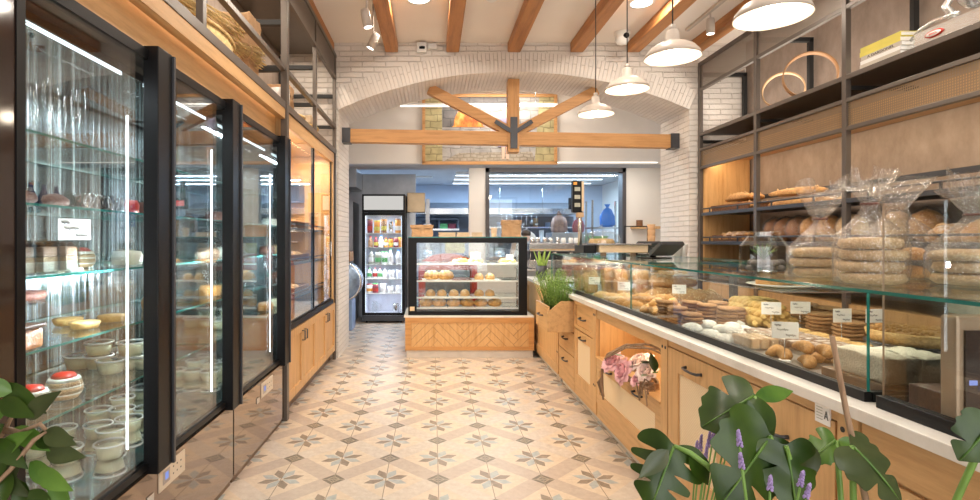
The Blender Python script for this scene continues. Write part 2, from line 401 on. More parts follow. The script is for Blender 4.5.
# ------------------------------------------------------------------ camera
cam = bpy.data.cameras.new('camera'); co = bpy.data.objects.new('camera', cam); COL.objects.link(co); SC.camera = co
co.location = (0, 0, 1.379); co.rotation_euler = (PI/2, 0, 0)
cam.sensor_width = 36; cam.lens = 542*36/980; cam.shift_x = 57.5/980; cam.shift_y = -10/980; cam.clip_start = .02
SC.view_settings.view_transform = 'Standard'; SC.view_settings.look = 'None'; SC.view_settings.gamma = 1; SC.view_settings.use_curve_mapping = False
SC.view_settings.exposure = 0.20
w = bpy.data.worlds.new('world'); SC.world = w; w.use_nodes = True; w.node_tree.nodes['Background'].inputs[0].default_value = (.80,.88,1,1); w.node_tree.nodes['Background'].inputs[1].default_value = 1.0

ZC = 3.68
def struct(name, mb, mats, label=None, origin=(0,0,0)):
    o = mb.build(name, mats, None, origin); o['kind'] = 'structure'
    if label: o['label'] = label
    return o
struct('floor', MB().box(-1.9, 4.2, -2.6, 13.2, -.1, 0), 'floor')
struct('ceiling', MB().box(-1.9, 4.2, -2.6, 6.35, ZC, ZC+.1), 'ceiling_paint')
struct('wall_left', MB().box(-1.9, -1.78, -2.6, 6.34, 0, ZC), 'concrete')
struct('wall_right', MB().box(3.66, 3.78, -2.6, 6.34, 0, ZC), 'concrete')
# storefront wall behind the camera with a shop window
m = MB().box(-1.9, -1.2, -2.6, -2.5, 0, ZC).box(3.2, 3.78, -2.6, -2.5, 0, ZC).box(-1.2, 3.2, -2.6, -2.5, 3.0, ZC).box(-1.2, 3.2, -2.6, -2.5, 0, .3)
struct('wall_front', m, 'warm_white')
m = MB()
for x in (-1.2, .2, 1.7, 3.14): m.box(x, x+.06, -2.58, -2.52, .3, 3.0)
m.box(-1.2, 3.2, -2.58, -2.52, .3, .36).box(-1.2, 3.2, -2.58, -2.52, 2.94, 3.0)
struct('window_1', m, 'black')
# arch wall
XL, XR, YA, YB = -1.1, 3.0, 6.33, 7.13
cx = (XL+XR)/2; hs = (XR-XL)/2; zs = 2.90; rise = .44; RR = (hs*hs+rise*rise)/(2*rise); zc_ = zs+rise-RR; TH = .23
def arc(r, n=40):
    a = math.asin(hs/RR)
    return [(cx + r*math.sin(-a + 2*a*i/n), zc_ + r*math.cos(-a + 2*a*i/n)) for i in range(n+1)]
out = arc(RR+TH)
m = MB()
# piers
m.box(-1.9, XL, YA, YB, 0, ZC); m.box(XR, 3.78, YA, YB, 0, ZC)
pts = [(XL, ZC)] + [(XL, max(out[0][1], zs))] + [(max(XL, min(XR, x)), z) for x, z in out] + [(XR, max(out[-1][1], zs)), (XR, ZC)]
bot = [(max(XL, min(XR, x)), z) for x, z in out]
for i in range(len(bot)-1):
    (xa, za), (xb, zb) = bot[i], bot[i+1]
    if abs(xb-xa) < 1e-6: continue
    m.poly([(xa, YA, za), (xb, YA, zb), (xb, YA, ZC), (xa, YA, ZC)], (0, YB-YA, 0))
struct('wall_arch', m, 'brick_wall')
m = MB(); uvl = m.bm.loops.layers.uv.new('UVMap')
inn = arc(RR); n = 40; al = 0
def quad(ps, uvs):
    f = m.bm.faces.new([m.bm.verts.new(Vector(p)) for p in ps]); 
    for l, uv in zip(f.loops, uvs): l[uvl].uv = uv
for i in range(n):
    (xa, za), (xb, zb) = inn[i], inn[i+1]; (xc, zc2), (xd, zd) = out[i], out[i+1]
    L = math.hypot(xb-xa, zb-za)
    quad([(xa,YA-.012,za),(xb,YA-.012,zb),(xd,YA-.012,zd),(xc,YA-.012,zc2)], [(0,al),(0,al+L),(TH,al+L),(TH,al)])
    quad([(xa,YA-.012,za),(xb,YA-.012,zb),(xb,YB+.002,zb),(xa,YB+.002,za)], [(0,al),(0,al+L),(.8,al+L),(.8,al)])
    quad([(xa,YB+.002,za),(xb,YB+.002,zb),(xd,YB+.002,zd),(xc,YB+.002,zc2)], [(0,al),(0,al+L),(TH,al+L),(TH,al)])
    quad([(xc,YA-.012,zc2),(xd,YA-.012,zd),(xd,YA,zd),(xc,YA,zc2)], [(0,al),(0,al+L),(.01,al+L),(.01,al)])
    al += L
bmesh.ops.remove_doubles(m.bm, verts=m.bm.verts[:], dist=1e-5)
struct('trim_1', m, 'brick_arch')
# ceiling beams
for i, xb in enumerate((-1.22, -.475, .235, .95, 1.68, 2.34, 3.06)):
    tr = MB()
    tr.box(xb-.075, xb+.075, -2.4, 6.32, 3.565, ZC, .012)
    struct('ceiling_beam', tr, 'beam', 'orange-brown wooden ceiling beam running towards the brick arch')
# back area: ceiling, bulkhead, walls
struct('ceiling_back', MB().box(-1.9, 4.2, 7.13, 8.2, ZC, ZC+.1), 'ceiling_paint')
struct('wall_bulkhead', MB().box(-1.9, 4.2, 8.2, 8.32, 2.54, ZC), 'warm_white')
struct('ceiling_kitchen', MB().box(-1.9, 4.2, 8.32, 9.1, 2.56, 2.80).box(-1.9, 4.2, 9.1, 13.2, 2.70, 2.80), simple('kitchen_ceiling', (.50,.51,.54), .8, 0, .05, 2))
struct('wall_back_left', MB().box(-1.9, -1.78, 7.13, 13.2, 0, ZC), 'kitchen_wall')
struct('wall_back_right', MB().box(4.1, 4.2, 7.13, 13.2, 0, ZC), 'warm_white')
struct('wall_kitchen', MB().box(-1.9, 4.2, 13.1, 13.2, 0, 2.70), 'kitchen_wall')
# window wall with column
m = MB().box(.60, .87, 8.9, 9.05, 0, 2.56).box(3.17, 4.1, 8.9, 9.05, 0, 2.56).box(.87, 3.17, 8.9, 9.05, 0, 1.05)
struct('wall_window', m, simple('tile_white', (.82,.77,.70), .4, 0, .02, 2))
m = MB().box(.87, .93, 8.87, 9.07, 1.05, 2.56).box(3.11, 3.17, 8.87, 9.07, 1.05, 2.56).box(.87, 3.17, 8.87, 9.07, 2.49, 2.56).box(.87, 3.17, 8.87, 9.07, 1.05, 1.10)
wf = struct('window_2', m, simple('frame_brown', (.07,.06,.06), .4))
p = MB().box(.93, 3.11, 8.97, 8.98, 1.10, 2.49).build('pane', 'pane', wf)
# LED strip below the bulkhead + linear lamp
o = MB().box(.66, 3.4, 8.19, 8.199, 2.545, 2.556).build('strip_light', 'led_wall'); tag(o, 'thin white light strip along the bottom edge of the wall under the mural', 'light strip')
t = thing('linear_lamp', 'long thin white tube light hanging in front of the mural behind the truss', 'lamp', (.67, 7.9, 3.33))
MB().box(-.47, 1.82, 7.89, 7.91, 3.322, 3.338).build('tube', 'led_wall', t); MB().box(-.47, 1.82, 7.875, 7.925, 3.345, 3.365).build('housing', 'white_paint', t)
for x in (-.2, 1.5): MB().tube([(x,7.9,3.36),(x,7.9,ZC)], .004, 6).build('cable', 'steel', t)

# mural
fr = thing('mural', 'large framed mural of a stone wall with a glowing oven, above the kitchen opening', 'picture', (.86, 8.19, 2.55))
X0, X1, Z0, Z1 = -.11, 1.83, 2.56, 3.53
m = MB().box(X0-.045, X0, 8.14, 8.19, Z0-.02, Z1).box(X1, X1+.045, 8.14, 8.19, Z0-.02, Z1).box(X0-.045, X1+.045, 8.14, 8.19, Z0-.045, Z0).box(X0-.045, X1+.045, 8.14, 8.19, Z1, Z1+.045)
m.build('frame', 'truss', fr)
def stone(name, c1, c2, mo, bw, rh):
    t = NT(name); g = t.n('ShaderNodeNewGeometry'); s = t.n('ShaderNodeSeparateXYZ', {0: g.outputs['Position']})
    vec = t.n('ShaderNodeCombineXYZ', {0: s.outputs[0], 1: s.outputs[2]}).outputs[0]
    wob = t.n('ShaderNodeTexNoise', {'Vector': vec, 'Scale': 6.0}); vv = t.n('ShaderNodeVectorMath', {0: wob.outputs[1], 1: (.06,.06,0)}, operation='MULTIPLY').outputs[0]
    vec2 = t.n('ShaderNodeVectorMath', {0: vec, 1: vv}, operation='ADD').outputs[0]
    b = t.n('ShaderNodeTexBrick', {'Vector': vec2, 'Color1': (*c1,1), 'Color2': (*c2,1), 'Mortar': (*mo,1), 'Scale': 1.0, 'Mortar Size': .008, 'Brick Width': bw, 'Row Height': rh})
    nz = t.noise(vec, 9, 5); c = t.mix(.45, b.outputs[0], t.ramp(nz, [(.3, mo), (.7, c1)])); t.bsdf(c, .8); M[name] = t.m; return t.m
stone('mural_yellow', (.60,.52,.28), (.45,.38,.20), (.20,.17,.08), .20, .10); stone('mural_grey', (.50,.47,.44), (.36,.34,.32), (.18,.17,.16), .30, .14)
stone('mural_dark', (.24,.22,.21), (.15,.14,.14), (.08,.08,.08), .2, .12); stone('mural_ground', (.50,.44,.36), (.36,.31,.24), (.22,.18,.13), .1, .05)
t_ = NT('mural_fire'); n1 = t_.noise(t_.obj((1,1,.6)), 14, 4); t_.bsdf(t_.ramp(n1, [(.35,(.62,.10,.02)),(.55,(.85,.28,.05)),(.7,(.92,.55,.18))]), .7); M['mural_fire'] = t_.m
y = 8.165
def lay(pts, mi, d, mbx): mbx.poly([(px, y-d, pz) for px, pz in pts], (0, .002, 0), mi)
pm = MB(); pm.box(X0, X1, y, 8.19, Z0, Z1, mi=1)
lay([(X0,Z0),(X0+.26,Z0),(X0+.25,Z1),(X0,Z1)], 0, .002, pm); lay([(X1-.29,Z0),(X1,Z0),(X1,Z1),(X1-.22,Z1)], 0, .002, pm)
lay([(X0+.26,Z0+.52),(X0+.45,Z0+.52),(X0+.5,Z1-.1),(X0+1.3,Z1-.1),(X0+1.3,Z1),(X0+.26,Z1)], 2, .004, pm)
lay([(X0+.27,Z0),(X1-.28,Z0),(X1-.33,Z0+.15),(X0+.5,Z0+.13)], 3, .004, pm)
ov = [(X0+.40,Z0+.52)] + [(X0+.65-.22*math.cos(a*PI/12), Z0+.54+.29*math.sin(a*PI/12)) for a in range(13)] + [(X0+.90,Z0+.52)]
lay(ov, 4, .008, pm)
pm.build('painting', ['mural_yellow','mural_grey','mural_dark','mural_ground','mural_fire'], fr)
fg = MB(); bx = X0+1.18
fg.poly([(bx-.09,y-.014,Z0+.22),(bx+.08,y-.014,Z0+.22),(bx+.06,y-.014,Z0+.66),(bx-.05,y-.014,Z0+.66)], (0,.002,0), 0)
fg.poly([(bx-.01,y-.013,Z0+.66),(bx+.05,y-.013,Z0+.66),(bx+.06,y-.013,Z0+.78),(bx+.0,y-.013,Z0+.80),(bx-.03,y-.013,Z0+.73)], (0,.002,0), 1)
fg.poly([(bx-.02,y-.013,Z0+.04),(bx+.01,y-.013,Z0+.04),(bx+.02,y-.013,Z0+.22),(bx-.03,y-.013,Z0+.22)], (0,.002,0), 1)
fg.poly([(bx+.04,y-.013,Z0+.04),(bx+.08,y-.013,Z0+.04),(bx+.07,y-.013,Z0+.22),(bx+.03,y-.013,Z0+.22)], (0,.002,0), 1)
fg.build('painted_figure', [simple('smock', (.33,.30,.42), .8), 'skin'], fr)

# truss
tr = thing('roof_truss', 'wooden truss with tie beam, king post and two braces spanning the brick arch', 'truss', (.95, 6.66, 2.5))
Y0, Y1 = 6.60, 6.72
tm = MB().poly([(-1.06,Y0,2.575),(2.96,Y0,2.505),(2.96,Y0,2.665),(-1.06,Y0,2.735)], (0,Y1-Y0,0)); tm.build('tie_beam', 'truss', tr)
tm = MB().box(.92, 1.055, Y0-.02, Y1+.02, 2.45, 3.335); tm.build('king_post', 'truss_z', tr)
def brace(xa, za, xb, zb, w=.12):
    d = Vector((xb-xa, 0, zb-za)).normalized(); nn = Vector((-d.z, 0, d.x))*w/2
    return MB().poly([Vector((xa,Y0+.005,za))-nn, Vector((xb,Y0+.005,zb))-nn, Vector((xb,Y0+.005,zb))+nn, Vector((xa,Y0+.005,za))+nn], (0,.10,0))
brace(-.04, 3.23, .96, 2.70).build('brace', 'truss', tr); brace(2.01, 3.21, 1.02, 2.70).build('brace', 'truss', tr)
MB().box(.945, 1.03, Y0-.035, Y0-.02, 2.49, 2.87).build('strap', 'graphite', tr)
brace2 = lambda xa,za,xb,zb: MB().poly([Vector((xa,Y0-.034,za))+Vector(((-(zb-za)),0,(xb-xa))).normalized()*s for s in (-.025,)] + [Vector((xb,Y0-.034,zb))+Vector(((-(zb-za)),0,(xb-xa))).normalized()*s for s in (-.025,.025)] + [Vector((xa,Y0-.034,za))+Vector(((-(zb-za)),0,(xb-xa))).normalized()*.025], (0,.014,0))
brace2(.76,2.82,.95,2.70).build('strap', 'graphite', tr); brace2(1.21,2.82,1.02,2.70).build('strap', 'graphite', tr)
MB().box(-1.1, -1.0, Y0-.02, Y1+.02, 2.565, 2.745).build('bracket', 'graphite', tr); MB().box(2.90, 3.0, Y0-.02, Y1+.02, 2.495, 2.675).build('bracket', 'graphite', tr)

# pendants
def pendant(loc, label, dia=.305):
    x, y, z = loc; r = dia/2; t = thing('pendant_lamp', label, 'lamp', (x, y, ZC), 'white pendant lamps above the counter')
    prof = [(.030,.155),(.036,.145),(.038,.10),(.046,.088),(.085,.076),(r*.78,.056),(r*.95,.024),(r,0)]
    inner = [(r-.004,0),(r*.94,.018),(r*.76,.050),(.07,.074),(.0,.076)]
    MB().lathe(prof+inner, (x,y,z), 40).build('shade', 'lamp_white', t)
    MB().lathe([(0,.072),(.03,.066),(.036,.045),(.03,.022),(0,.010)], (x,y,z), 20).build('bulb', 'bulb', t)
    MB().lathe([(0,.19),(.016,.185),(.02,.155),(.0,.155)], (x,y,z), 16).build('cap', 'lamp_white', t)
    MB().tube([(x,y,z+.185),(x,y,ZC-.02)], .004, 8).build('cable', 'black_matte', t); MB().cyl((x,y,ZC-.025), .05, .025).build('ceiling_rose', 'lamp_white', t)
    light('pendant_light', 'POINT', (x,y,z-.02), 4.5, (1,.84,.64), .05)
pendant((1.46, 2.33, 2.335), 'nearest white pendant lamp, cut by the top of the picture')
pendant((1.36, 3.07, 2.41), 'second white pendant lamp from the camera')
pendant((1.39, 3.87, 2.45), 'third white pendant lamp from the camera')
pendant((1.40, 4.65, 2.455), 'farthest white pendant lamp, in front of the truss')

# downlights
def downlight(x, y, label):
    t = thing('downlight', label, 'lamp', (x,y,ZC), 'round ceiling downlights'); MB().lathe([(.0,-.012),(.10,-.012)], (x,y,ZC), 28).build('diffuser', 'downlight', t)
    MB().lathe([(.10,-.013),(.125,-.014),(.13,0)], (x,y,ZC), 28).build('rim', 'white_paint', t)
    light('downlight_light', 'AREA', (x,y,ZC-.02), 20, (1,.90,.77), .2)
downlight(-.13, 5.15, 'round lit ceiling downlight between the two left beams')
downlight(2.02, 5.24, 'round lit ceiling downlight between the pendants and the right beams')
downlight(-.13, 3.0, 'unseen added fill downlight further towards the shop front'); downlight(1.2, 3.4, 'unseen added fill downlight above the aisle side of the counter')  # downlights from here on are out of view, added as room fill
downlight(1.25, .8, 'unseen added fill downlight near the shop front'); downlight(2.6, 2.2, 'unseen added fill downlight behind the counter'); downlight(.6, -.9, 'unseen added fill downlight by the shop window')
t = thing('smoke_detector', 'small round smoke detector on the ceiling beside a beam', 'smoke detector', (.56, 5.12, ZC)); MB().lathe([(.06,0),(.055,-.03),(.03,-.045),(0,-.045)], (.56,5.12,ZC), 20).build('housing', 'white_paint', t)
# tracks and spots
def spot(x, y, z, tilt, label, track_z=ZC, dirx=-1):
    t = thing('track_spotlight', label, 'spotlight', (x,y,track_z), 'white track spotlights')
    rot = Matrix.Rotation(R(tilt), 3, 'Y')
    m = MB().lathe([(0,.09),(.034,.085),(.04,.05),(.04,-.07),(.036,-.07)], (0,0,0), 20)
    for v in m.bm.verts: v.co = rot @ v.co + Vector((x,y,z))
    m.build('can', 'lamp_white', t)
    m = MB().lathe([(0,-.062),(.036,-.062)], (0,0,0), 20)
    for v in m.bm.verts: v.co = rot @ v.co + Vector((x,y,z))
    m.build('lens', 'spot_face', t)
    MB().tube([(x,y,z+.08),(x+.0,y,track_z-.04)], .008, 8).build('rod', 'lamp_white', t)
    d = rot @ Vector((0,0,-1))
    q = d.to_track_quat('-Z', 'Y').to_euler()
    o = light('spot_light', 'SPOT', Vector((x,y,z))+d*.08, 22, (1,.90,.77), .03, q); o.data.spot_size = R(70); o.data.spot_blend = .7
def track(x, y0, y1, label, zt=ZC):
    o = MB().box(x-.018, x+.018, y0, y1, zt-.03, zt-.001).build('lighting_track', 'lamp_white'); tag(o, label, 'lighting track')
track(-.56, 2.6, 5.6, 'thin ceiling lighting track beside the left beam', ); track(2.77, 1.5, 5.9, 'thin ceiling lighting track above the bread shelves')
spot(-.56, 4.6, 3.25, -12, 'upper of the two white spotlights at the ceiling left'); spot(-.57, 5.2, 3.28, 25, 'lower tilted one of the two white spotlights at the ceiling left')
spot(2.77, 5.4, 3.50, 0, 'small white spotlight beside the bread shelving top'); spot(2.77, 3.0, 3.45, -30, 'white spotlight above the wooden hoops'); spot(2.77, 1.8, 3.45, -30, 'white spotlight above the slicer')
spot(-.56, 3.2, 3.3, 30, 'white spotlight above the glass door fridges')
# cameras
t = thing('security_camera', 'small white box security camera on the arch wall', 'security camera', (-.10, 6.31, 3.60)); MB().box(-.18,-.07,6.24,6.31,3.55,3.66,.01).build('housing','white_paint',t)
MB().lathe([(0,0),(.03,.0),(.035,.02),(.0,.02)], (-.12,6.235,3.58), 16).build('lens','black',t); MB().box(-.05,.05,6.28,6.31,3.60,3.66,.005).build('junction_box','white_paint',t)
t = thing('dome_camera', 'white dome security camera on the ceiling between two right beams', 'security camera', (2.1, 6.0, ZC)); MB().lathe([(.085,0),(.085,-.03),(.07,-.06)], (2.1,6.0,ZC), 24).build('base','white_paint',t)
MB().lathe([(.07,-.06),(.075,-.09),(.055,-.13),(0,-.145)], (2.1,6.0,ZC), 24).build('dome','white_paint',t); MB().blob((2.12,5.935,ZC-.095),(.034,.034,.034),0,0,1,2,1).build('lens','black',t)

# light from the shop window behind the camera
light('daylight', 'AREA', (1.0, -2.45, 1.7), 70, (1.0,.96,.90), 4.0, (R(90),0,0), 2.4)
# fill from the lit back of the shop
light('back_room_light', 'AREA', (1.0, 7.65, 3.6), 34, (1,.93,.84), 1.2, (0,0,0), .4)

light('ceiling_fill_right', 'AREA', (3.40, 3.6, 2.66), 30, (1,.90,.78), .3, (R(180),R(-18),0), 5.0)  # added light without a fixture, fills the ceiling from the right
light('ceiling_fill_left', 'AREA', (-1.22, 3.6, 3.585), 36, (1,.90,.78), .05, (R(180),R(18),0), 5.0)  # unseen light added over the left shelving to brighten the ceiling

light('bulkhead_strip_light', 'AREA', (2.0, 8.25, 2.53), 22, (1,.94,.86), 2.6, (R(12),0,0), .04)
# ================================================================== LEFT SIDE
XF = -1.12
# ---- glass-door fridges
def fridge(y0, y1, doors, name_label, panel_y, label_glass):
    t = thing('display_fridge', name_label, 'fridge', (-1.45, (y0+y1)/2, 0), 'glass-door display fridges')
    m = MB().box(-1.76, -1.74, y0, y1, .05, 2.13)
    m.box(-1.76, XF-.03, y0, y0+.02, .05, 2.13).box(-1.76, XF-.03, y1-.02, y1, .05, 2.13).box(-1.74, XF-.03, y0+.02, y1-.02, 2.11, 2.13).box(-1.74, XF-.03, y0+.02, y1-.02, .03, .06)
    m.build('body', 'black', t)
    MB().box(-1.735, XF-.035, y0+.021, y1-.021, .46, .50).build('inner_base', 'mirror_steel', t)
    MB().box(-1.738, -1.730, y0+.021, y1-.021, .50, 2.10).build('inner_back', 'painted_reflection_wall', t)
    for ya in (y1-.028, y0+.021): MB().box(-1.73, XF-.05, ya, ya+.007, .50, 2.08).build('inner_side', 'mirror_steel', t)
    MB().box(XF-.024, XF-.004, y0+.004, y1-.004, .04, .455, .002).build('lower_panel', 'bronze_gloss', t)
    MB().box(XF-.1, XF-.02, y0+.01, y1-.01, 0.0, .04).build('plinth', 'dark_wood', t)
    m = MB().box(-1.70, XF-.10, y0+.05, y1-.05, 2.04, 2.10); m.build('light_housing', 'mirror_steel', t)
    for k, (a, b, hl) in enumerate(doors):
        d = MB().box(XF-.02, XF, a, b, .475, .50).box(XF-.02, XF, a, b, 2.09, 2.13).box(XF-.02, XF, a, a+.028, .50, 2.09)
        df = d.build('door', 'black', t)
        MB().box(XF-.016, XF-.006, a+.028, b-.10, .50, 2.09).build('pane', 'fridge_glass', df)
        w = .135 if k == 0 else .14
        MB().box(XF-.02, XF+.04, b-.115, b, .455, 2.145, .004).build('handle', 'black', df)
        MB().box(XF-.02, XF+.05, b-.004, b+.012, .455, 2.14, .002).build('handle_edge', 'graphite', df)
        yt = b-.155
        for j, xx in enumerate((XF-.06,)):
            MB().box(xx-.0028, xx+.0028, yt-.0028, yt+.0028, .57, 1.86).build('light_tube', 'led_tube', t)
        MB().box(XF-.116, XF-.113, a+.05, b-.1, 2.034, 2.037).build('light_tube', 'led', t)
        light('fridge_tube_light', 'AREA', (XF-.07, yt-.01, 1.2), 9, (.84,.93,1.0), 1.3, (R(90), 0, R(150)), .04).data.size = .04
        light('fridge_top_light', 'AREA', (XF-.2, (a+b)/2, 2.03), 2.2, (.84,.93,1.0), .02, (0,0,0), b-a-.2)
    for (a, b) in panel_y:
        cp = MB().box(XF-.004, XF+.002, a, b, .34, .435, .002).build('control_panel', 'tan_panel', t)
        MB().box(XF+.002, XF+.003, a+(b-a)*.12, a+(b-a)*.38, .36, .415).build('screen', 'screen_grey', cp)
        MB().box(XF+.003, XF+.0036, a+(b-a)*.2, a+(b-a)*.32, .375, .405).build('digits', 'digits', cp)
        for i in range(3):
            for j in range(2): MB().box(XF+.002, XF+.003, a+(b-a)*(.5+.15*i), a+(b-a)*(.5+.15*i)+.008, .37+.03*j, .376+.03*j).build('button', 'lettering_dark', cp)
        MB().box(XF-.004, XF+.001, a-.09, a-.04, .33, .365, .002).build('lock', 'steel', t)
    return t
simple('dark_gloss', (.035,.022,.018), .08); simple('tan_panel', (.66,.56,.44), .4, 0, .02); simple('screen_grey', (.35,.30,.27), .3)
t_ = NT('painted_reflection_wall'); v = t_.obj((1,30,.15)); nz = t_.noise(v, 1.2, 3)  # bright and dark vertical reflection streaks painted into the steel colour
t_.bsdf(t_.ramp(nz, [(.36,(.10,.13,.14)),(.5,(.36,.43,.45)),(.62,(.90,.97,1.0))]), .25, 1.0, t_.bump(nz, 1.0, .02)); M['painted_reflection_wall'] = t_.m
fa = fridge(1.30, 3.06, [(1.455, 2.25, 0), (2.262, 3.05, 1)], 'near double glass-door fridge with puddings and cakes, black handles', [(2.22, 2.45)], 'a')
fb = fridge(3.07, 4.10, [(3.085, 4.09, 0)], 'farther glass-door fridge next to the sliding bread cabinet', [(3.55, 3.80)], 'b')
# glass shelves
SHF = {'top':1.72, 'rolls':1.494, 'bowls':1.266, 'cakes':1.034, 'cups':.80}
MB().box(XF-.02,XF,1.302,1.455,.475,2.13).build('side_stile','dark_gloss',fa); MB().box(XF-.02,XF+.004,1.455,1.487,.475,2.13).build('side_stile','black',fa)
for t, a, b in ((fa, 1.50, 3.03), (fb, 3.10, 4.06)):
    for k, z in SHF.items():
        MB().box(-1.72, -1.24, a, b, z-.008, z, edge_mi=1).build('shelf', ['shelf_glass','teal_edge'], t)
# wood above fridges
up = thing('upper_shelving', 'dark metal and oak open shelving above the fridges and bread cabinet', 'shelving', (-1.45, 3.6, 2.13))
MB().box(-1.17, -1.12, 1.0, 4.14, 2.30, 2.375).build('fascia', 'oak_y', up)
MB().box(-1.24, -1.20, 1.0, 4.14, 2.13, 2.384).build('back_board', 'oak_y', up)
MB().box(-1.178, -1.171, 1.0, 4.14, 2.352, 2.372).build('strip_light', 'led_warm', up)
MB().box(-1.76, -1.16, 1.0, 6.28, 2.385, 2.425).build('shelf_board', 'oak_y', up)
fm = MB()
def bar(x0,x1,y0,y1,z0,z1): return MB().box(x0,x1,y0,y1,z0,z1,.003)
for (z0,z1) in ((2.375,2.43),(2.665,2.70),(3.24,3.275),(3.49,3.53)):
    bar(-1.155,-1.115,1.0,6.30,z0,z1).build('rail','bronze',up)
for y in (1.6, 2.66, 4.15, 5.23, 6.27):
    z0 = 0.0 if y in (4.15, 6.27) else 2.43
    if y == 4.15: bar(-1.155,-1.105,y-.03,y+.03,0,3.66).build('post','bronze',up)
    else: bar(-1.153,-1.117,y-.022,y+.022,z0,3.53).build('post','bronze',up)
    bar(-1.75,-1.155,y-.02,y+.02,3.02,3.06).build('cross_bar','black_matte',up); bar(-1.75,-1.155,y-.02,y+.02,2.665,2.70).build('cross_bar','black_matte',up)
    bar(-1.77,-1.73,y-.02,y+.02,2.43,3.5).build('back_post','black_matte',up)
MB().box(-1.142,-1.128,1.0,6.27,3.275,3.49).build('mesh_panel','bronze',up)
MB().box(-1.76,-1.13,1.0,6.27,3.53,3.56).build('top_board','bronze',up)

# ---- sliding bread cabinet
cb = thing('bread_cabinet', 'oak bread cabinet with sliding glass doors between the fridges and brick pillar', 'cabinet', (-1.45, 5.2, 0))
CY0, CY1 = 4.185, 6.25
MB().box(-1.77,-1.72,CY0,CY1,.1,2.37).build('back_panel','oak',cb)
for y in (CY0, CY1-.04): MB().box(-1.72,-1.13,y,y+.04,.1,2.37).build('side_panel','oak',cb)
MB().box(-1.72,-1.15,CY0+.04,CY1-.04,.66,.70).build('bottom_board','oak_y',cb)
MB().box(-1.72,-1.15,CY0+.04,CY1-.04,2.33,2.37).build('top_board','oak_y',cb)
MB().box(-1.17,-1.13,CY0,CY1,2.26,2.37).build('frame_top','oak_y',cb); MB().box(-1.17,-1.13,CY1-.09,CY1,.66,2.26).build('frame_side','oak',cb)
MB().box(-1.16,-1.125,CY0+.0,CY1-.09,.665,.705).build('track_rail','black',cb)
for i, (a, b, x) in enumerate(((CY0+.01, 5.22, -1.145), (5.18, CY1-.1, -1.155))):
    d = MB().box(x-.008,x+.008,a,a+.02,.71,2.26).box(x-.008,x+.008,b-.02,b,.71,2.26).box(x-.008,x+.008,a+.02,b-.02,.71,.725).build('sliding_door','black',cb)
    MB().box(x-.003,x+.003,a+.02,b-.02,.71,2.26).build('pane','pane',d)
    if i: MB().box(x+.008,x+.018,b-.05,b-.035,1.20,1.36,.003).build('handle','steel',d)
for z in (1.49, 1.17, .86): MB().box(-1.70,-1.25,CY0+.05,CY1-.05,z-.02,z,.003).build('shelf','graphite',cb); MB().box(-1.26,-1.245,CY0+.05,CY1-.05,z+.03,z+.042).build('shelf_rail','graphite',cb)
MB().box(-1.70,-1.68,CY1-.32,CY1-.30,.8,1.95).build('light_strip','led',cb)
MB().box(-1.66,-1.62,CY0+.1,CY1-.1,2.31,2.325).build('light_strip','led_warm',cb)
light('cabinet_light','AREA',(-1.32,5.2,2.30),34,(1,.80,.55),1.8,(0,0,R(90)),.02)
light('cabinet_strip_light','AREA',(-1.60,5.92,1.4),20,(1,.84,.62),.03,(R(-90),0,R(18)),1.2)
for z in (1.46,1.14): light('cabinet_shelf_fill','AREA',(-1.30,5.2,z),4,(1,.84,.62),1.8,(0,0,R(90)),.02)  # fill added beneath the shelves to brighten the breads, no fixture
# lower doors
for i in range(4):
    a = CY0+.01+i*(CY1-CY0-.02)/4; b = a+(CY1-CY0-.02)/4-.008
    d = MB().box(-1.155,-1.135,a,b,.11,.655).box(-1.135,-1.12,a,a+.06,.11,.655).box(-1.135,-1.12,b-.06,b,.11,.655).box(-1.135,-1.12,a+.06,b-.06,.59,.655).box(-1.135,-1.12,a+.06,b-.06,.11,.18).build('door','oak',cb)
    hy = b-.04 if i%2==0 else a+.04
    MB().tube([(-1.12,hy,.52),(-1.095,hy,.52),(-1.095,hy,.60),(-1.12,hy,.60)], .006, 8).build('handle','graphite',d)
MB().box(-1.70,-1.18,CY0,CY1,.0,.1).build('plinth','dark_wood',cb); MB().box(-1.72,-1.155,CY0,CY1,.1,.13).build('base_board','oak_y',cb)
# small box heater/monitor inside
t = thing('wall_speaker', 'small dark box inside the bread cabinet at the brick pillar end', 'speaker', (-1.58,6.0,1.8)); MB().box(-1.68,-1.45,5.9,6.15,1.8,2.0,.01).build('case','graphite',t); MB().box(-1.66,-1.47,5.893,5.9,1.82,1.98).build('grille','black_matte',t)
MB().box(-1.6,-1.55,6.14,6.2,1.87,1.93).build('wall_mount','black_matte',t)
# ================================================================== RIGHT COUNTER
CF = 1.225; WT = .905
wt = MB().box(1.195, 2.25, .55, 6.36, WT-.035, WT, .003).box(1.195, 2.25, 6.36, 7.05, WT-.035, WT, .003)
single('worktop', wt, 'marble', 'worktop', 'pale marble worktop running the length of the oak service counter')
def panel_front(mb, a, b, z0, z1, fr=.055, x=CF, dep=.014):
    mb.box(x+.012,x+.02,a,b,z0,z1)
    mb.box(x-.002,x+.012,a,a+fr,z0,z1).box(x-.002,x+.012,b-fr,b,z0,z1).box(x-.002,x+.012,a+fr,b-fr,z1-fr,z1).box(x-.002,x+.012,a+fr,b-fr,z0,z0+fr); return mb
def pull(par, y, z, x=CF, w=.075):
    return MB().tube([(x,y-w,z),(x-.022,y-w*.9,z-.002),(x-.028,y-w*.4,z-.004),(x-.028,y+w*.4,z-.004),(x-.022,y+w*.9,z-.002),(x,y+w,z)], [.008,.007,.006,.006,.007,.008], 8).build('handle','graphite',par)
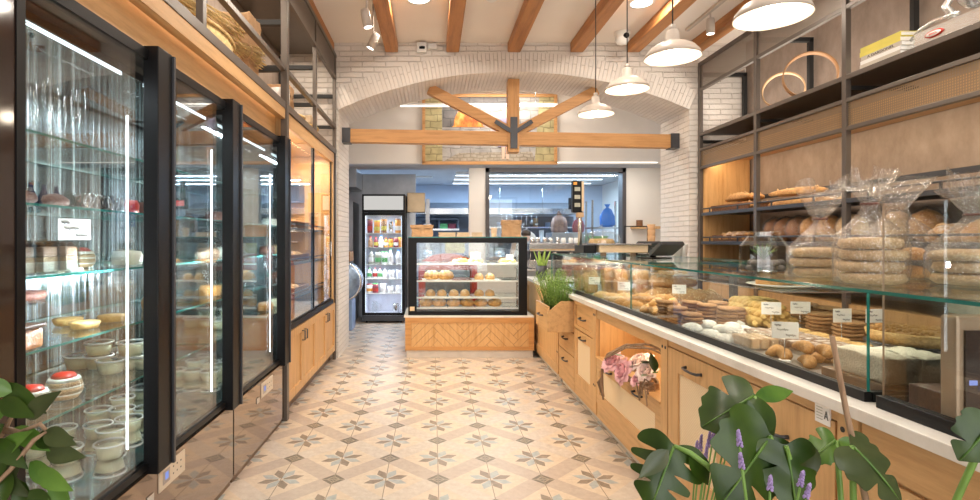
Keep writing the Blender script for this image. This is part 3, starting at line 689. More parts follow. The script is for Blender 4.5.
def carcass(name, a, b, label, niche=None):
    t = thing(name, label, 'cabinet', (1.7,(a+b)/2,0), 'oak cabinets of the service counter')
    m = MB()
    if niche: 
        z0, z1 = niche
        m.box(CF+.02,2.2,a,a+.03,.1,WT-.036).box(CF+.02,2.2,b-.03,b,.1,WT-.036).box(CF+.02,2.2,a+.03,b-.03,.1,z0).box(CF+.35,2.2,a+.03,b-.03,z0,WT-.036)
        m.box(CF+.02,CF+.35,a+.03,b-.03,z1,WT-.036)
    else: m.box(CF+.022,2.2,a,b,.1,WT-.036)
    m.build('body','oak',t)
    MB().box(CF+.005,CF+.022,a,b,.06,.165).build('base_rail','oak_y',t); MB().box(CF+.04,2.15,a,b,0,.06 if niche is None else .06).build('plinth','plinth',t)
    return t
def post(t, y, w=.08, dots=True):
    p = MB().box(CF-.004,CF+.022,y,y+w,.08,WT-.036).build('post','oak',t)
    if dots:
        for z in (.815,.285):
            for dy in (.022,.058): 
                b = MB(); b.tube([(CF-.006,y+dy,z),(CF+.0,y+dy,z)], .0085, 10); b.build('bolt','black_matte',p)
def top_rail(t, a, b, z0=.80): MB().box(CF+.002,CF+.022,a,b,z0,WT-.036).build('top_rail','oak_y',t)
# A far plain panel 5.35-6.33
t = carcass('counter_cabinet', 5.33, 7.04, 'oak counter cabinet with a plain framed panel next to the glass pastry case')
panel_front(MB(), 5.35, 7.03, .10, .86).build('panel','oak',t); post(t, 5.27, .06)
# B1 drawers 4.68-5.27
t = carcass('drawer_unit', 4.69, 5.27, 'oak drawer unit whose top drawer is pulled out as a herb planter')
for z0,z1 in ((.17,.355),(.365,.56)):
    d = MB().box(CF,CF+.02,4.70,5.255,z0,z1,.003).build('drawer','oak_y',t); pull(d,4.98,(z0+z1)/2+.02)
d = MB()
ox = 1.0
d.box(ox,ox+.02,4.72,5.24,.575,.80,.003)
for y in (4.72,5.22): d.poly([(ox+.02,y,.575),(CF+.02,y,.575),(CF+.02,y,.845),(1.12,y,.845),(ox+.02,y,.76)], (0,.02,0))
d.box(ox+.02,CF+.02,4.74,5.22,.575,.59)
dr = d.build('drawer','oak_y',t); pull(dr,4.98,.70,ox)
MB().box(ox+.021,CF+.015,4.741,5.219,.70,.755).build('soil','soil',dr)
# B2 door 4.10-4.68
t = carcass('counter_cabinet', 4.07, 4.68, 'oak counter cabinet with a small drawer above a cane door, beside the herb drawer')
d = panel_front(MB(), 4.135, 4.675, .63, .86, .03).build('drawer','oak_y',t); pull(d,4.40,.735)
d = panel_front(MB(), 4.135, 4.675, .17, .62, .075).build('door','oak',t); pull(d,4.40,.575)
MB().box(CF+.008,CF+.013,4.21,4.60,.245,.545).build('cane_panel','cane',d)
post(t, 4.05, .08)
# C niche 2.87-4.13
t = carcass('niche_cabinet', 2.84, 4.06, 'oak counter cabinet with a lit open niche holding the peony basket', niche=(.50,.80))
post(t, 2.82, .08); top_rail(t, 2.90, 4.06, .795)
d = panel_front(MB(), 2.905, 4.045, .17, .50, .075).build('flap_door','oak_y',t); MB().box(CF+.008,CF+.013,2.98,3.97,.245,.43).build('cane_panel','cane',d)
pull(d,3.22,.465,CF,.06); pull(d,3.76,.465,CF,.06)
MB().box(CF-.012,CF+.34,2.90,4.05,.50,.512).build('niche_board','oak_y',t)
MB().box(CF+.04,CF+.06,2.93,4.03,.79,.797).build('strip_light','led_warm',t)
light('niche_light','AREA',(CF+.12,3.45,.785),2.0,(1,.78,.5),1.0,(0,0,R(90)),.08)
# D two doors 1.61-2.87
t = carcass('counter_cabinet', 1.575, 2.83, 'oak counter cabinet with a cane door and a plain door carrying a small white sign')
post(t, 1.555, .08); top_rail(t, 1.64, 2.82, .83)
d = panel_front(MB(), 2.225, 2.815, .17, .825, .11).build('door','oak',t); MB().box(CF+.008,CF+.013,2.335,2.705,.28,.715).build('cane_panel','cane',d); pull(d,2.54,.765)
d = MB().box(CF,CF+.02,1.65,2.205,.17,.825,.003).build('door','oak',t); pull(d,1.94,.70)
s = MB().box(CF-.003,CF+.002,1.668,1.732,.803,.868).build('sign','paper',t)
part_text(s,'A',.038,(CF-.0035,1.682,.832),(PI/2,0,-PI/2),'lettering_dark',sx=.7)
ln = MB()
for k in range(5): ln.box(CF-.0036,CF-.003,1.698,1.725,.815+.009*k,.817+.009*k)
ln.build('small_print','greygreen',s)
# E near plain
t = carcass('counter_cabinet', .60, 1.55, 'nearest oak counter cabinet with plain wide boards at the end of the counter')
MB().box(CF+.002,CF+.022,.60,1.55,.74,WT-.036).build('top_rail','oak_y',t)
for k in range(4): MB().box(CF+.008,CF+.022,.60,1.55,.17+.14*k,.305+.14*k,.003).build('drawer','oak_y',t)

# ---- long glass case
GX, GT, GY0, GY1, GB = 1.275, 1.235, 1.585, 5.80, 2.20
gc = thing('glass_counter_case', 'long low glass case full of pastries on the service counter', 'display case', (1.74,3.7,WT))
fm = MB().box(GX-.012,GX+.012,GY0,GY1,WT,WT+.03,.002).box(GB-.02,GB+.01,GY0,GY1,WT,WT+.03).box(GX+.012,GB-.02,GY0-.002,GY0+.02,WT,WT+.03).box(GX+.012,GB-.02,GY1-.02,GY1,WT,WT+.03)
fm.build('base_frame','black',gc)
MB().box(GX+.013,GB-.021,GY0+.021,GY1-.021,WT,WT+.010).build('tray_floor','brushed',gc)
seams = (GY0, 3.48, GY1)
for a,b in zip(seams[:-1], seams[1:]): MB().box(GX-.004,GX+.004,a+.002,b-.002,WT+.03,GT-.011,edge_mi=1).build('front_pane',['pane','teal_edge'],gc)
for y in (GY0,GY1-.008): MB().box(GX+.004,GB,y,y+.008,WT+.03,GT-.011,edge_mi=1).build('end_pane',['pane','teal_edge'],gc)
for a,b in ((GY0-.35,3.48),(3.482,GY1)): MB().box(GX-.012,GB+.02,a,b,GT-.01,GT,edge_mi=1).build('top_pane',['shelf_glass','teal_edge'],gc)
RS = 1.125
for a,b in ((2.66,3.70),(3.86,5.7)): MB().box(1.72,2.12,a,b,RS-.006,RS,edge_mi=1).build('shelf',['shelf_glass','steel'],gc)
for y in (1.9,3.78,5.4): MB().box(2.10,2.13,y,y+.06,WT+.01,GT-.012).build('support_post','graphite',gc)
light('case_fill','AREA',(GX+.25,3.7,GT-.02),10,(1,.89,.72),4.0,(0,0,R(90)),.1)  # added light without a fixture, brightens the goods in the case
# ---- tall guard at the near end
tg = thing('glass_guard_case', 'taller glass guard with black base at the near end of the counter', 'display case', (1.6,1.2,WT))
MB().box(GX-.02,GX+.012,.75,1.535,WT,WT+.035,.002).build('base_frame','black',tg)
MB().box(GX-.005,GX+.001,.75,1.53,WT+.035,1.478,edge_mi=1).build('front_pane',['pane','tan_metal'],tg)
MB().box(GX+.003,1.95,1.522,1.53,WT+.035,1.10).box(GX+.003,1.50,1.522,1.53,1.10,1.223).build('end_pane','pane',tg)
MB().box(1.95,1.98,.75,2.05,1.105,1.17).build('rear_rail','greygreen',tg); MB().box(1.955,1.975,.78,.82,WT,1.105).box(1.955,1.975,1.4,1.44,WT,1.105).build('rear_post','graphite',tg)
# dark-fronted appliance
t = thing('touch_terminal', 'tan slab-shaped terminal with a dark glossy front and small lit digits, near end of counter', 'terminal', (1.48,1.37,WT))
MB().box(1.30,1.66,1.345,1.39,WT,1.19,.008).build('case','tan_metal',t); MB().box(1.318,1.64,1.339,1.3455,WT+.03,1.155).build('screen','black_glass',t)
MB().box(1.326,1.345,1.337,1.3395,1.02,1.032).build('digits','digits',t)

# ================================================================== RIGHT BREAD SHELVING
SX = 3.10; BX = 3.64
sh = thing('bread_shelving', 'tall dark metal shelving with bread, along the right wall behind the counter', 'shelving', (3.37,3.7,0))
for y in (.8, 1.85, 2.95, 4.06, 5.18, 6.27):
    MB().box(SX-.02,SX+.02,y-.022,y+.022,0,3.43,.003).build('post','bronze',sh)
    MB().box(BX-.05,BX-.01,y-.02,y+.02,2.61,3.3,.002).build('back_post','black_matte',sh)
    MB().box(SX+.02,BX-.01,y-.02,y+.02,3.27,3.31).build('cross_bar','black_matte',sh); MB().box(SX+.02,BX-.01,y-.02,y+.02,2.50,2.53).build('cross_bar','black_matte',sh)
for z0,z1 in ((3.39,3.43),(3.10,3.135),(2.575,2.612),(2.405,2.435),(2.195,2.225)):
    MB().box(SX-.018,SX+.018,.8,6.27,z0,z1,.003).build('rail','bronze',sh)
MB().box(SX-.002,SX+.002,.8,6.27,3.135,3.39).build('mesh_panel','fine_mesh',sh) if 'fine_mesh' in M else None
MB().box(SX+.018,BX,.8,6.27,2.59,2.605).build('top_shelf','bronze',sh)
MB().box(SX-.003,SX+.001,.8,6.25,2.225,2.405).build('mesh_panel','gold_mesh',sh)
MB().box(SX+.06,BX,.8,6.25,2.30,2.36).build('soffit','oak_y',sh); MB().box(SX+.03,SX+.06,.8,6.25,2.21,2.36).build('fascia','oak_y',sh)
MB().box(SX+.062,SX+.09,.85,6.2,2.285,2.299).build('strip_light','led_warm',sh)
light('shelf_light','AREA',(SX+.14,3.6,2.28),15,(1,.80,.56),5.2,(0,R(-25),R(0)),.1).data.shape='RECTANGLE'
bpy.data.objects['shelf_light'].data.size=.1; bpy.data.objects['shelf_light'].data.size_y=5.2
MB().box(SX+.02,BX,6.22,6.26,1.0,2.30).build('side_panel','orange_oak_z',sh) if 'orange_oak_z' in M else MB().box(SX+.02,BX,6.22,6.26,.1,2.30).build('side_panel','oak',sh)
BSH = (1.70, 1.375, 1.06)
for z in BSH:
    MB().box(SX-.018,SX+.018,.8,6.22,z-.045,z-.01,.003).build('shelf_front','graphite',sh)
    MB().box(SX+.018,BX-.04,.8,6.22,z-.03,z-.01).build('shelf','graphite',sh)
    MB().tube([(SX-.005,.8,z+.035),(SX-.005,6.22,z+.035)], .008, 8).build('shelf_rail','graphite',sh)
    q = MB()
    y = 1.1
    while y < 6.1: q.box(SX-.011,SX+.001,y-.006,y+.006,z-.01,z+.035); y += .55
    q.build('rail_peg','graphite',sh)
MB().box(SX,BX,.8,6.22,.0,.9).build('base_cabinet','oak',sh)
MB().box(SX+.40,SX+.44,.8,6.22,1.82,1.86).build('wall_rail','graphite',sh)
# ================================================================== FOOD PROTOTYPES (built at the origin, base at z = 0)
def at(px, py, z):
    """point at height z that projects on a pixel of the 980x500 frame"""
    Y = (1.379-z)*542/(py-240); return ((px-432.5)*Y/542, Y)
def protomesh(name, mb, mats, cat):
    o = mb.build(name, mats, None, (0,0,0)); o['category'] = cat; return o
def bread(name, dims, mat, cat='bread', seed=0, amp=.08, scores=0, fr=2.5, sub=3):
    mb = MB().blob((0,0,0), dims, seed, amp, fr, sub)
    o = protomesh(name, mb, mat, cat)
    return o
def score(o, n, ln, wd, zt, mat='bread_pale', ang=35):
    for k in range(n):
        y = -ln/2 + ln*(k+.5)/n; a = R(ang); w = wd
        pts = [(-w*math.cos(a)*s, y - w*math.sin(a)*s, zt - abs(s)**2*zt*.35) for s in (-1,-.5,0,.5,1)]
        MB().tube(pts, [.003,.006,.007,.006,.003], 6).build('score_mark', mat, o, (0,0,0))
P = {}
P['loaf'] = bread('bread_loaf', (.065,.14,.075), 'bread', seed=1); score(P['loaf'], 3, .2, .04, .095)
P['pale'] = bread('bread_loaf', (.07,.13,.075), 'bread_pale', seed=2); score(P['pale'], 2, .16, .04, .094)
P['flour'] = bread('bread_loaf', (.085,.17,.085), 'flour_bread', seed=5); score(P['flour'], 3, .24, .05, .108)
P['seed'] = bread('seeded_loaf', (.08,.19,.07), 'seed_bread', seed=9); score(P['seed'], 4, .28, .05, .088)
P['round'] = bread('round_loaf', (.10,.10,.085), 'bread', seed=4); score(P['round'], 2, .1, .06, .106)
P['baguette'] = bread('baguette', (.035,.30,.035), 'bread', seed=3, sub=3); score(P['baguette'], 5, .5, .02, .043, 'bread_pale', 60)
P['bun'] = bread('bread_bun', (.05,.05,.04), 'bread_pale', seed=6, amp=.05); score(P['bun'], 1, .02, .03, .05)
P['dome'] = bread('brioche', (.062,.058,.062), 'fluffy', 'pastry', seed=8, amp=.06)
def croissant(name, mat, L=.15, w=.034):
    n = 22; pts = []; rad = []
    for i in range(n):
        u = i/(n-1)*2-1; a = u*1.25
        pts.append((math.sin(a)*L*.55, -math.cos(a)*L*.35+L*.2, w*.82*(1-abs(u)**2.2*.5)))
        rad.append(w*(1-abs(u)**2.3*.82)*(1+.10*math.sin(i*2.0)))
    mb = MB().tube(pts, rad, 12)
    return protomesh(name, mb, mat, 'pastry')
P['croissant'] = croissant('croissant', 'croissant'); P['sugar_croissant'] = croissant('croissant', 'sugar_pastry', .15, .056)
P['nut_croissant'] = croissant('nut_croissant', 'nuts', .13, .026)
def twist(name, mat, L=.18):
    mb = MB()
    for ph in (0, PI):
        mb.tube([(math.cos(ph+i*.62)*.014, -L/2+L*i/21, .024+math.sin(ph+i*.62)*.013) for i in range(22)], [.012+.006*math.sin(PI*i/21) for i in range(22)], 8)
    return protomesh(name, mb, mat, 'pastry')
P['twist'] = twist('twisted_pastry', 'twist')
def cookie(name, mat, r=(.065,.05), h=.018):
    mb = MB().lathe([(0,0),(.85,0),(1,h*.4),(.9,h*.85),(.5,h),(0,h*1.02)], (0,0,0), 20, 0, r[0], r[1], fn=lambda a, z: 1+.05*math.sin(3*a+1)+.04*math.sin(7*a))
    return protomesh(name, mb, mat, 'cookie')
P['cookie'] = cookie('cookie', 'cookie'); P['thin_cookie'] = cookie('thin_biscuit', 'cookie', (.085,.06), .016)
P['powder'] = bread('powdered_cookie', (.048,.042,.028), 'powder', 'cookie', seed=12, amp=.05, sub=2)
P['flat'] = protomesh('flatbread', MB().lathe([(0,0),(.095,0),(.112,.012),(.105,.030),(.06,.036),(0,.036)], (0,0,0), 26, fn=lambda a,z: 1+.04*math.sin(2*a+.5)+.025*math.sin(5*a)), 'flat', 'bread')
P['roundbun'] = bread('sandwich_roll', (.07,.07,.05), 'bread', 'bread', seed=15, amp=.05)
# tartlet
P['tartlet'] = protomesh('tartlet', MB().lathe([(0,0),(.045,0),(.062,.026),(.058,.028),(.050,.018),(0,.020)], (0,0,0), 24, fn=lambda a,z: 1+.02*math.sin(14*a)), 'tartlet', 'pastry')
# big tart
o = thing('nut_tart', '', 'tart'); o['category'] = 'tart'
MB().lathe([(0,0),(.155,0),(.168,.045),(.160,.048),(.152,.038)], (0,0,0), 72, fn=lambda a,z: 1+.014*abs(math.sin(18*a))).build('crust', 'tartlet', o, (0,0,0))
mb = MB().lathe([(.153,.030),(.13,.046),(.08,.05),(0,.052)], (0,0,0), 40)
for k in range(70):
    a = random.random()*2*PI; r = .15*math.sqrt(random.random()); mb.blob((r*math.cos(a), r*math.sin(a), .042), (.016,.011,.012), k, .2, 3, 1, .5, Matrix.Rotation(a*3,3,'Z'))
mb.build('nut_topping', 'nuts', o, (0,0,0)); P['tart'] = o
# cups
def cup(): 
    o = thing('pudding_cup', '', 'cup'); 
    MB().lathe([(0,0),(.046,0),(.057,.052),(.060,.054),(.060,.057),(.050,.060),(0,.060)], (0,0,0), 28).build('plastic_cup','cup_plastic',o,(0,0,0))
    MB().lathe([(.057,.053),(.062,.055),(.060,.061),(.055,.060)], (0,0,0), 28).build('lid_rim_highlight','milk',o,(0,0,0))  # white ring paints the bright highlight onto the clear lid rim
    MB().lathe([(0,.002),(.044,.002),(.0535,.042),(0,.043)], (0,0,0), 24).build('pudding','custard',o,(0,0,0)); return o
P['cup'] = cup()
def trifle():
    o = thing('trifle_jar', '', 'dessert')
    MB().lathe([(0,0),(.04,.0),(.062,.03),(.062,.055),(.05,.085),(.053,.092)], (0,0,0), 28).build('glass_jar','jar',o,(0,0,0))
    zz = [0.003,.018,.024,.044,.050,.066,.078]; rr = [.045,.055,.058,.060,.059,.055,.048]; ms = ['sponge','cream','sponge','cream','sponge','cream']
    for i, mname in enumerate(ms):
        MB().lathe([(0,zz[i]),(rr[i],zz[i]),(rr[i+1],zz[i+1]),(0,zz[i+1])], (0,0,0), 24).build('cream_layer' if mname=='cream' else 'sponge_layer', mname, o, (0,0,0))
    MB().blob((0,0,.076),(.042,.042,.018),3,.2,5,2,.2).build('topping','red',o,(0,0,0)); return o
P['trifle'] = trifle()
def slab_glass():
    o = thing('layered_dessert', '', 'dessert')
    MB().box(-.045,.045,-.045,.045,0,.006).box(-.045,-.042,-.045,.045,.006,.11).box(.042,.045,-.045,.045,.006,.11).box(-.042,.042,-.045,-.042,.006,.11).box(-.042,.042,.042,.045,.006,.11).build('glass_bowl','jar',o,(0,0,0))
    MB().box(-.04,.04,-.04,.04,.007,.04).build('cream_layer','cream',o,(0,0,0)); MB().box(-.04,.04,-.04,.04,.04,.055).build('sponge_layer','sponge',o,(0,0,0)); MB().box(-.04,.04,-.04,.04,.055,.09,.006).build('mousse_layer','sponge_brown',o,(0,0,0))
    mb = MB()
    for k in range(7): mb.blob((random.uniform(-.028,.028),random.uniform(-.028,.028),.088),(.014,.014,.014),k,.3,3,1,.4)
    mb.build('chocolate_curls','choc',o,(0,0,0)); return o
simple('sponge_brown', (.50,.30,.20), .6, 0, .1, 30); P['slab'] = slab_glass()
# price sign
def pricesign(tall=.09, name='price_sign'):
    o = thing(name, '', 'price sign')
    rt = Matrix.Rotation(R(-14),3,'X')
    mb = MB().box(-.045,.045,-.001,.001,tall,tall+.062)
    mb.build('card','paper',o,(0,0,0))
    MB().tube([(0,.004,0),(0,.004,tall+.01)], .0018, 6).build('stem','steel',o,(0,0,0)); MB().box(-.018,.018,-.012,.018,0,.008,.002).build('base','paper',o,(0,0,0))
    for (x0,x1,z) in ((-.036,-.014,.050),(-.028,.010,.033),(.002,.036,.012)):
        n = 16; pts = [(x0+(x1-x0)*i/(n-1), -.0016, tall+z+.004*math.sin(i*2.1)+.0015*math.sin(i*.9)) for i in range(n)]
        MB().tube(pts, .0009, 4).build('handwriting','ink',o,(0,0,0))
    return o
P['sign'] = pricesign(); P['lowsign'] = pricesign(.035)
# wicker tray
def wtray(L=.7, W=.36, H=.06, mat='wicker'):
    o = thing('wicker_tray', '', 'basket')
    MB().box(-W/2,W/2,-L/2,L/2,0,.012).build('base',mat,o,(0,0,0))
    for (a,b,c,d) in ((-W/2,-W/2+.015,-L/2,L/2),(W/2-.015,W/2,-L/2,L/2),(-W/2+.015,W/2-.015,-L/2,-L/2+.015),(-W/2+.015,W/2-.015,L/2-.015,L/2)):
        MB().box(a,b,c,d,.012,H,.004).build('side',mat,o,(0,0,0))
    MB().tube([(-W/2,-L/2,H),(-W/2,L/2,H),(W/2,L/2,H),(W/2,-L/2,H),(-W/2,-L/2,H)], .009, 8).build('rim',mat,o,(0,0,0)); return o
P['tray'] = wtray()
P = {k: Proto(v) for k, v in P.items()}
def steeltray(x0,x1,y0,y1,z,label,mat='steel',name='metal_tray'):
    m = MB().box(x0,x1,y0,y1,z,z+.005).box(x0,x0+.004,y0,y1,z+.005,z+.016).box(x1-.004,x1,y0,y1,z+.005,z+.016).box(x0+.004,x1-.004,y0,y0+.004,z+.005,z+.016).box(x0+.004,x1-.004,y1-.004,y1,z+.005,z+.016)
    return single(name, m, mat, 'tray', label)

# ================================================================== LONG GLASS CASE CONTENT
TZ = WT+.0105
def clampx(x, lo=1.335, hi=2.10): return max(lo, min(hi, x))
# wrapped loaves leaning at the far end
wl = []
def wrapped_loaf(x, y, lean, rz, label):
    t = thing('wrapped_loaf', label, 'bread', (x,y,TZ), 'wrapped loaves at the far end of the glass case')
    rot = Matrix.Rotation(rz,3,'Z') @ Matrix.Rotation(R(lean),3,'X')
    mb = MB().box(-.058,.058,-.036,.036,0,.225,.028)
    for v in mb.bm.verts: v.co = rot @ v.co + Vector((x,y,TZ))
    mb.build('loaf','flour_bread' if int(y*10)%2 else 'bread',t)
    mb = MB().lathe([(.05,0),(.078,.01),(.078,.2),(.06,.238),(.014,.262),(.03,.285),(.045,.31)], (0,0,0), 22, 0, 1, .72, fn=lambda a,z: 1+.06*math.sin(5*a+z*20)+(.2*math.sin(7*a) if z>.25 else 0))
    for v in mb.bm.verts: v.co = rot @ v.co + Vector((x,y,TZ))
    mb.build('plastic_wrap','plastic',t)
for i,(x,y,l,rz) in enumerate(((1.37,4.98,-14,.2),(1.38,4.72,-16,-.1),(1.52,4.66,-12,.3),(1.55,4.44,-18,.1),(1.68,4.36,-14,-.2))):
    wrapped_loaf(x,y,l*.6,rz,f'{ORD[i]} plastic-wrapped loaf counted from the far end of the long glass case')
def spread(proto, spots, z, label, group, cat=None, sc=1.0, rz=None, lo=1.335):
    for i,(px,py) in enumerate(spots):
        x, y = at(px, py, z); x = clampx(x, lo)
        P[proto].put((x,y,z+random.uniform(0,.002)), rz if rz is not None else random.uniform(-.6,.6), label.format(o=ORD[i%16], n=i), group, scale=sc*random.uniform(.93,1.06))
def stackrow(proto, cx_, cy_, z, n, dz, label, group, rz=0, jit=.006, sc=1.0):
    for k in range(n):
        P[proto].put((cx_+random.uniform(-jit,jit), cy_+random.uniform(-jit,jit), z+k*dz), rz+random.uniform(-.2,.2), label.format(o=ORD[k%16]), group, scale=sc)
g = 'pale rolls at the far end of the glass case'
for i,(x,y) in enumerate(((1.36,4.34),(1.40,4.20),(1.50,4.22),(1.38,4.06),(1.52,4.06),(1.46,3.92),(1.61,4.0))):
    P['pale'].put((x,y,TZ),random.uniform(.8,1.8),f'{ORD[i]} pale roll from the far end, below the wrapped loaves',g,scale=.55)
g = 'light brown buns by the glass seam'
for i,(x,y,z) in enumerate(((1.37,3.86,0),(1.37,3.70,0),(1.50,3.78,0),(1.50,3.62,0),(1.62,3.70,0),(1.44,3.72,.045),(1.56,3.66,.045))):
    P['loaf'].put((x,y,TZ+z),random.uniform(.6,1.6),f'{ORD[i]} light brown roll from the far end of the heap by the case seam',g,scale=.55)
g = 'yellow horn rolls just before the cookies'
for i in range(10):
    r_, c_ = divmod(i,4) if i < 8 else (2, i-8)
    P['croissant'].put((1.37+.095*c_+(.04 if i>=8 else 0), 3.50-.13*(r_%2)-(.06 if i>=8 else 0), TZ+(.045 if i>=8 else 0)), random.uniform(.6,1.5), f'{ORD[i]} golden horn roll in the heap beside the cookie stacks', g, scale=.85)
# cookie stacks
g = 'brown cookies stacked in the glass case'
k = 0
for (x,y,n) in ((1.36,3.16,6),(1.50,3.14,6),(1.64,3.12,6),(1.37,3.03,5),(1.52,3.00,6),(1.66,2.98,5),(1.38,2.90,4),(1.55,2.86,6)):
    stackrow('cookie', x, y, TZ, n, .0188, '{o} cookie from the bottom, '+ORD[k]+' cookie stack from the far end', g, 1.4, .008, 1.05); k += 1
g = 'white powdered cookies near the front glass'
for i,(px,py) in enumerate(((692,330),(708,327),(722,332),(738,337),(706,337),(722,342),(744,333),(757,342),(735,327),(768,338))):
    x,y = at(px,py,TZ); P['powder'].put((clampx(x,1.33),y,TZ),random.random()*3,f'{ORD[i]} white powdered cookie from the far side, by the front glass',g,scale=1.1)
P['powder'].put((1.40,2.56,TZ+.03),.4,'powdered cookie lying on top of the other powdered cookies',g); P['powder'].put((1.46,2.64,TZ+.03),1.4,'second powdered cookie lying on top of the others',g)
# boxed pastry near front
t = thing('pastry_box','clear plastic box of brown slices right behind the powdered cookies','box',(1.40,2.36,TZ)); MB().box(1.33,1.47,2.26,2.46,TZ,TZ+.055,.006).build('plastic_box','plastic',t)
for i in range(3): MB().box(1.345+.04*i,1.378+.04*i,2.28,2.44,TZ+.004,TZ+.045,.006).build('slice','sponge',t)
# dusted chocolate slabs on a tray
steeltray(1.475,1.705,1.98,2.60,TZ,'flat metal tray under the dusted dark cakes in the glass case')
i = 0
for y in (2.06,2.215,2.37,2.525):
    for x in (1.535,1.645):
        single('chocolate_cake', MB().box(x-.05,x+.05,y-.07,y+.07,TZ+.006,TZ+.045,.012), 'dusted_choc', 'cake', f'{ORD[i]} flat dusted dark cake on the metal tray, counted from the nearest row', 'dusted dark cakes on the tray'); i += 1
# nut croissants
g = 'small nut horns in a heap near the front glass'
for i,(x,y,z) in enumerate(((1.36,2.12,0),(1.37,2.00,0),(1.47,2.08,0),(1.46,1.96,0),(1.40,2.06,.04),(1.42,1.98,.042),(1.38,2.2,0))):
    P['nut_croissant'].put((x,y,TZ+z),1.2+random.uniform(-.5,.5),f'{ORD[i]} small nut-covered horn in the heap near the white cake',g,scale=.85)
# twisted pastries stacked
g = 'yellow twisted pastries stacked at the rear'
i = 0
for lay_ in range(3):
    for kx in range(5-lay_):
        P['twist'].put((1.76+.06*kx+.03*lay_, 3.18+.0*lay_, TZ+.034*lay_+.003), random.uniform(-.15,.15), f'{ORD[i]} yellow twisted pastry counted from the aisle side, lowest layer first', g, scale=1.15); i += 1
i = 0
for lay_ in range(3):
    for kx in range(4-lay_):
        P['twist'].put((1.72+.06*kx+.03*lay_, 2.95, TZ+.034*lay_+.003), random.uniform(-.15,.15), f'{ORD[i]} yellow twisted pastry in the nearer pile beside the tartlets, lowest layer first', 'yellow twisted pastries beside the tartlets', scale=1.1); i += 1
# thin biscuit stacks at the rear
k = 0
for (x,y,n) in ((2.08,3.02,7),(2.06,2.84,7),(1.94,2.72,6),(2.08,2.66,7),(1.96,2.56,5)):
    stackrow('thin_cookie', x, y, TZ, n, .0168, '{o} thin brown biscuit from the bottom of the '+ORD[k]+' rear stack from the far end', 'thin brown biscuits stacked at the rear of the case', 1.3, .008, 1.0); k += 1
# tartlets on the rear side of the tray
for i in range(7):
    P['tartlet'].put((1.78,2.78-.125*i,TZ+.001), random.random(), f'{ORD[i]} empty golden tartlet from the far end of the tartlet row', 'golden tartlets in a row', scale=.95)
# big tart on dark plate
single('tart_plate', MB().lathe([(0,0),(.08,0),(.05,.02),(.175,.036),(.173,.041),(0,.038)], (2.00,2.24,TZ), 40), 'graphite', 'plate', 'dark round plate under the big nut tart')
P['tart'].put((2.00,2.24,TZ+.042),0,'large round nut tart with fluted crust near the glass corner','tarts')
# white cakes on wooden board
single('cake_board', MB().box(1.34,1.62,1.61,1.87,TZ,TZ+.03,.004), 'dark_wood', 'board', 'brown board carrying the white iced cake slab')
def rough_block(x0,x1,y0,y1,z0,z1,seed,amp=.006):
    mb = MB(); r = bmesh.ops.create_cube(mb.bm, size=1.0); bmesh.ops.subdivide_edges(mb.bm, edges=mb.bm.edges[:], cuts=12, use_grid_fill=True)
    for v in mb.bm.verts:
        p = Vector(((x0+x1)/2+v.co.x*(x1-x0), (y0+y1)/2+v.co.y*(y1-y0), (z0+z1)/2+v.co.z*(z1-z0)))
        q = noise.noise_vector(p*28+Vector((seed,0,0)))*amp + noise.noise_vector(p*70)*amp*.5
        if p.z < z0+.004: q.z = 0; q *= .3
        v.co = p+q
    for f in mb.bm.faces: f.smooth = True
    return mb
single('iced_cake', rough_block(1.36,1.46,1.62,1.84,TZ+.031,TZ+.106,1), 'icing', 'cake', 'long white iced cake slab beside the front glass')
single('iced_cake', rough_block(1.475,1.60,1.62,1.82,TZ+.031,TZ+.104,5), 'icing', 'cake', 'second white iced cake slab, behind the first one')
single('board', MB().box(1.33,1.62,1.39,1.515,WT+.001,WT+.075,.004), 'choc', 'board', 'dark block under the marbled cake behind the tan terminal')
single('marbled_cake', rough_block(1.42,1.60,1.40,1.51,WT+.077,WT+.17,9), 'marbled', 'cake', 'white and brown marbled cake block behind the tan terminal')
# rear loaves
g = 'large seeded loaves at the rear of the case'
P['seed'].put((1.86,4.20,TZ),1.3,'pale seeded loaf, lower front one of the big rear loaves',g,scale=1.15); P['seed'].put((1.94,4.02,TZ),1.5,'seeded loaf nearest the camera among the big rear loaves',g,scale=1.1)
P['seed'].put((1.90,4.46,TZ),1.4,'farthest seeded loaf on the tray floor',g,scale=1.1)
P['flour'].put((1.88,4.24,TZ+.105),1.45,'dark seeded loaf lying on the big rear loaves',g,scale=1.05); P['flour'].put((1.95,4.46,TZ+.10),1.5,'farther dark seeded loaf lying on the big rear loaves',g,scale=1.0)
P['baguette'].put((1.80,4.80,TZ),1.3,'orange-brown long loaf on the floor of the case near its far end','long loaves in the case',scale=.8)
# pastries on raised shelf
def plate(x,y,z,r,label): return single('white_plate', MB().lathe([(0,0),(r*.6,0),(r,.014),(r*.98,.017),(r*.6,.004),(0,.004)], (x,y,z), 36), 'plate', 'plate', label)
plate(1.90,2.95,RS+.001,.17,'white oval plate with round breads on the glass shelf of the case')
P['round'].put((1.82,2.93,RS+.012),.3,'round golden loaf on the white plate in the case','breads on the white plate',scale=.65); P['flour'].put((1.93,2.98,RS+.012),1.1,'brown loaf in the middle of the white plate','breads on the white plate',scale=.55)
P['loaf'].put((2.02,2.88,RS+.012),1.5,'long loaf at the wall side of the white plate','breads on the white plate',scale=.7)
g = 'croissants on the far glass shelf'
for i in range(6): P['croissant'].put((1.80+.10*(i%3),4.80-.16*(i//3),RS+.001),random.uniform(-.4,.4),f'{ORD[i]} croissant on the raised glass shelf at the far end',g,scale=.9)
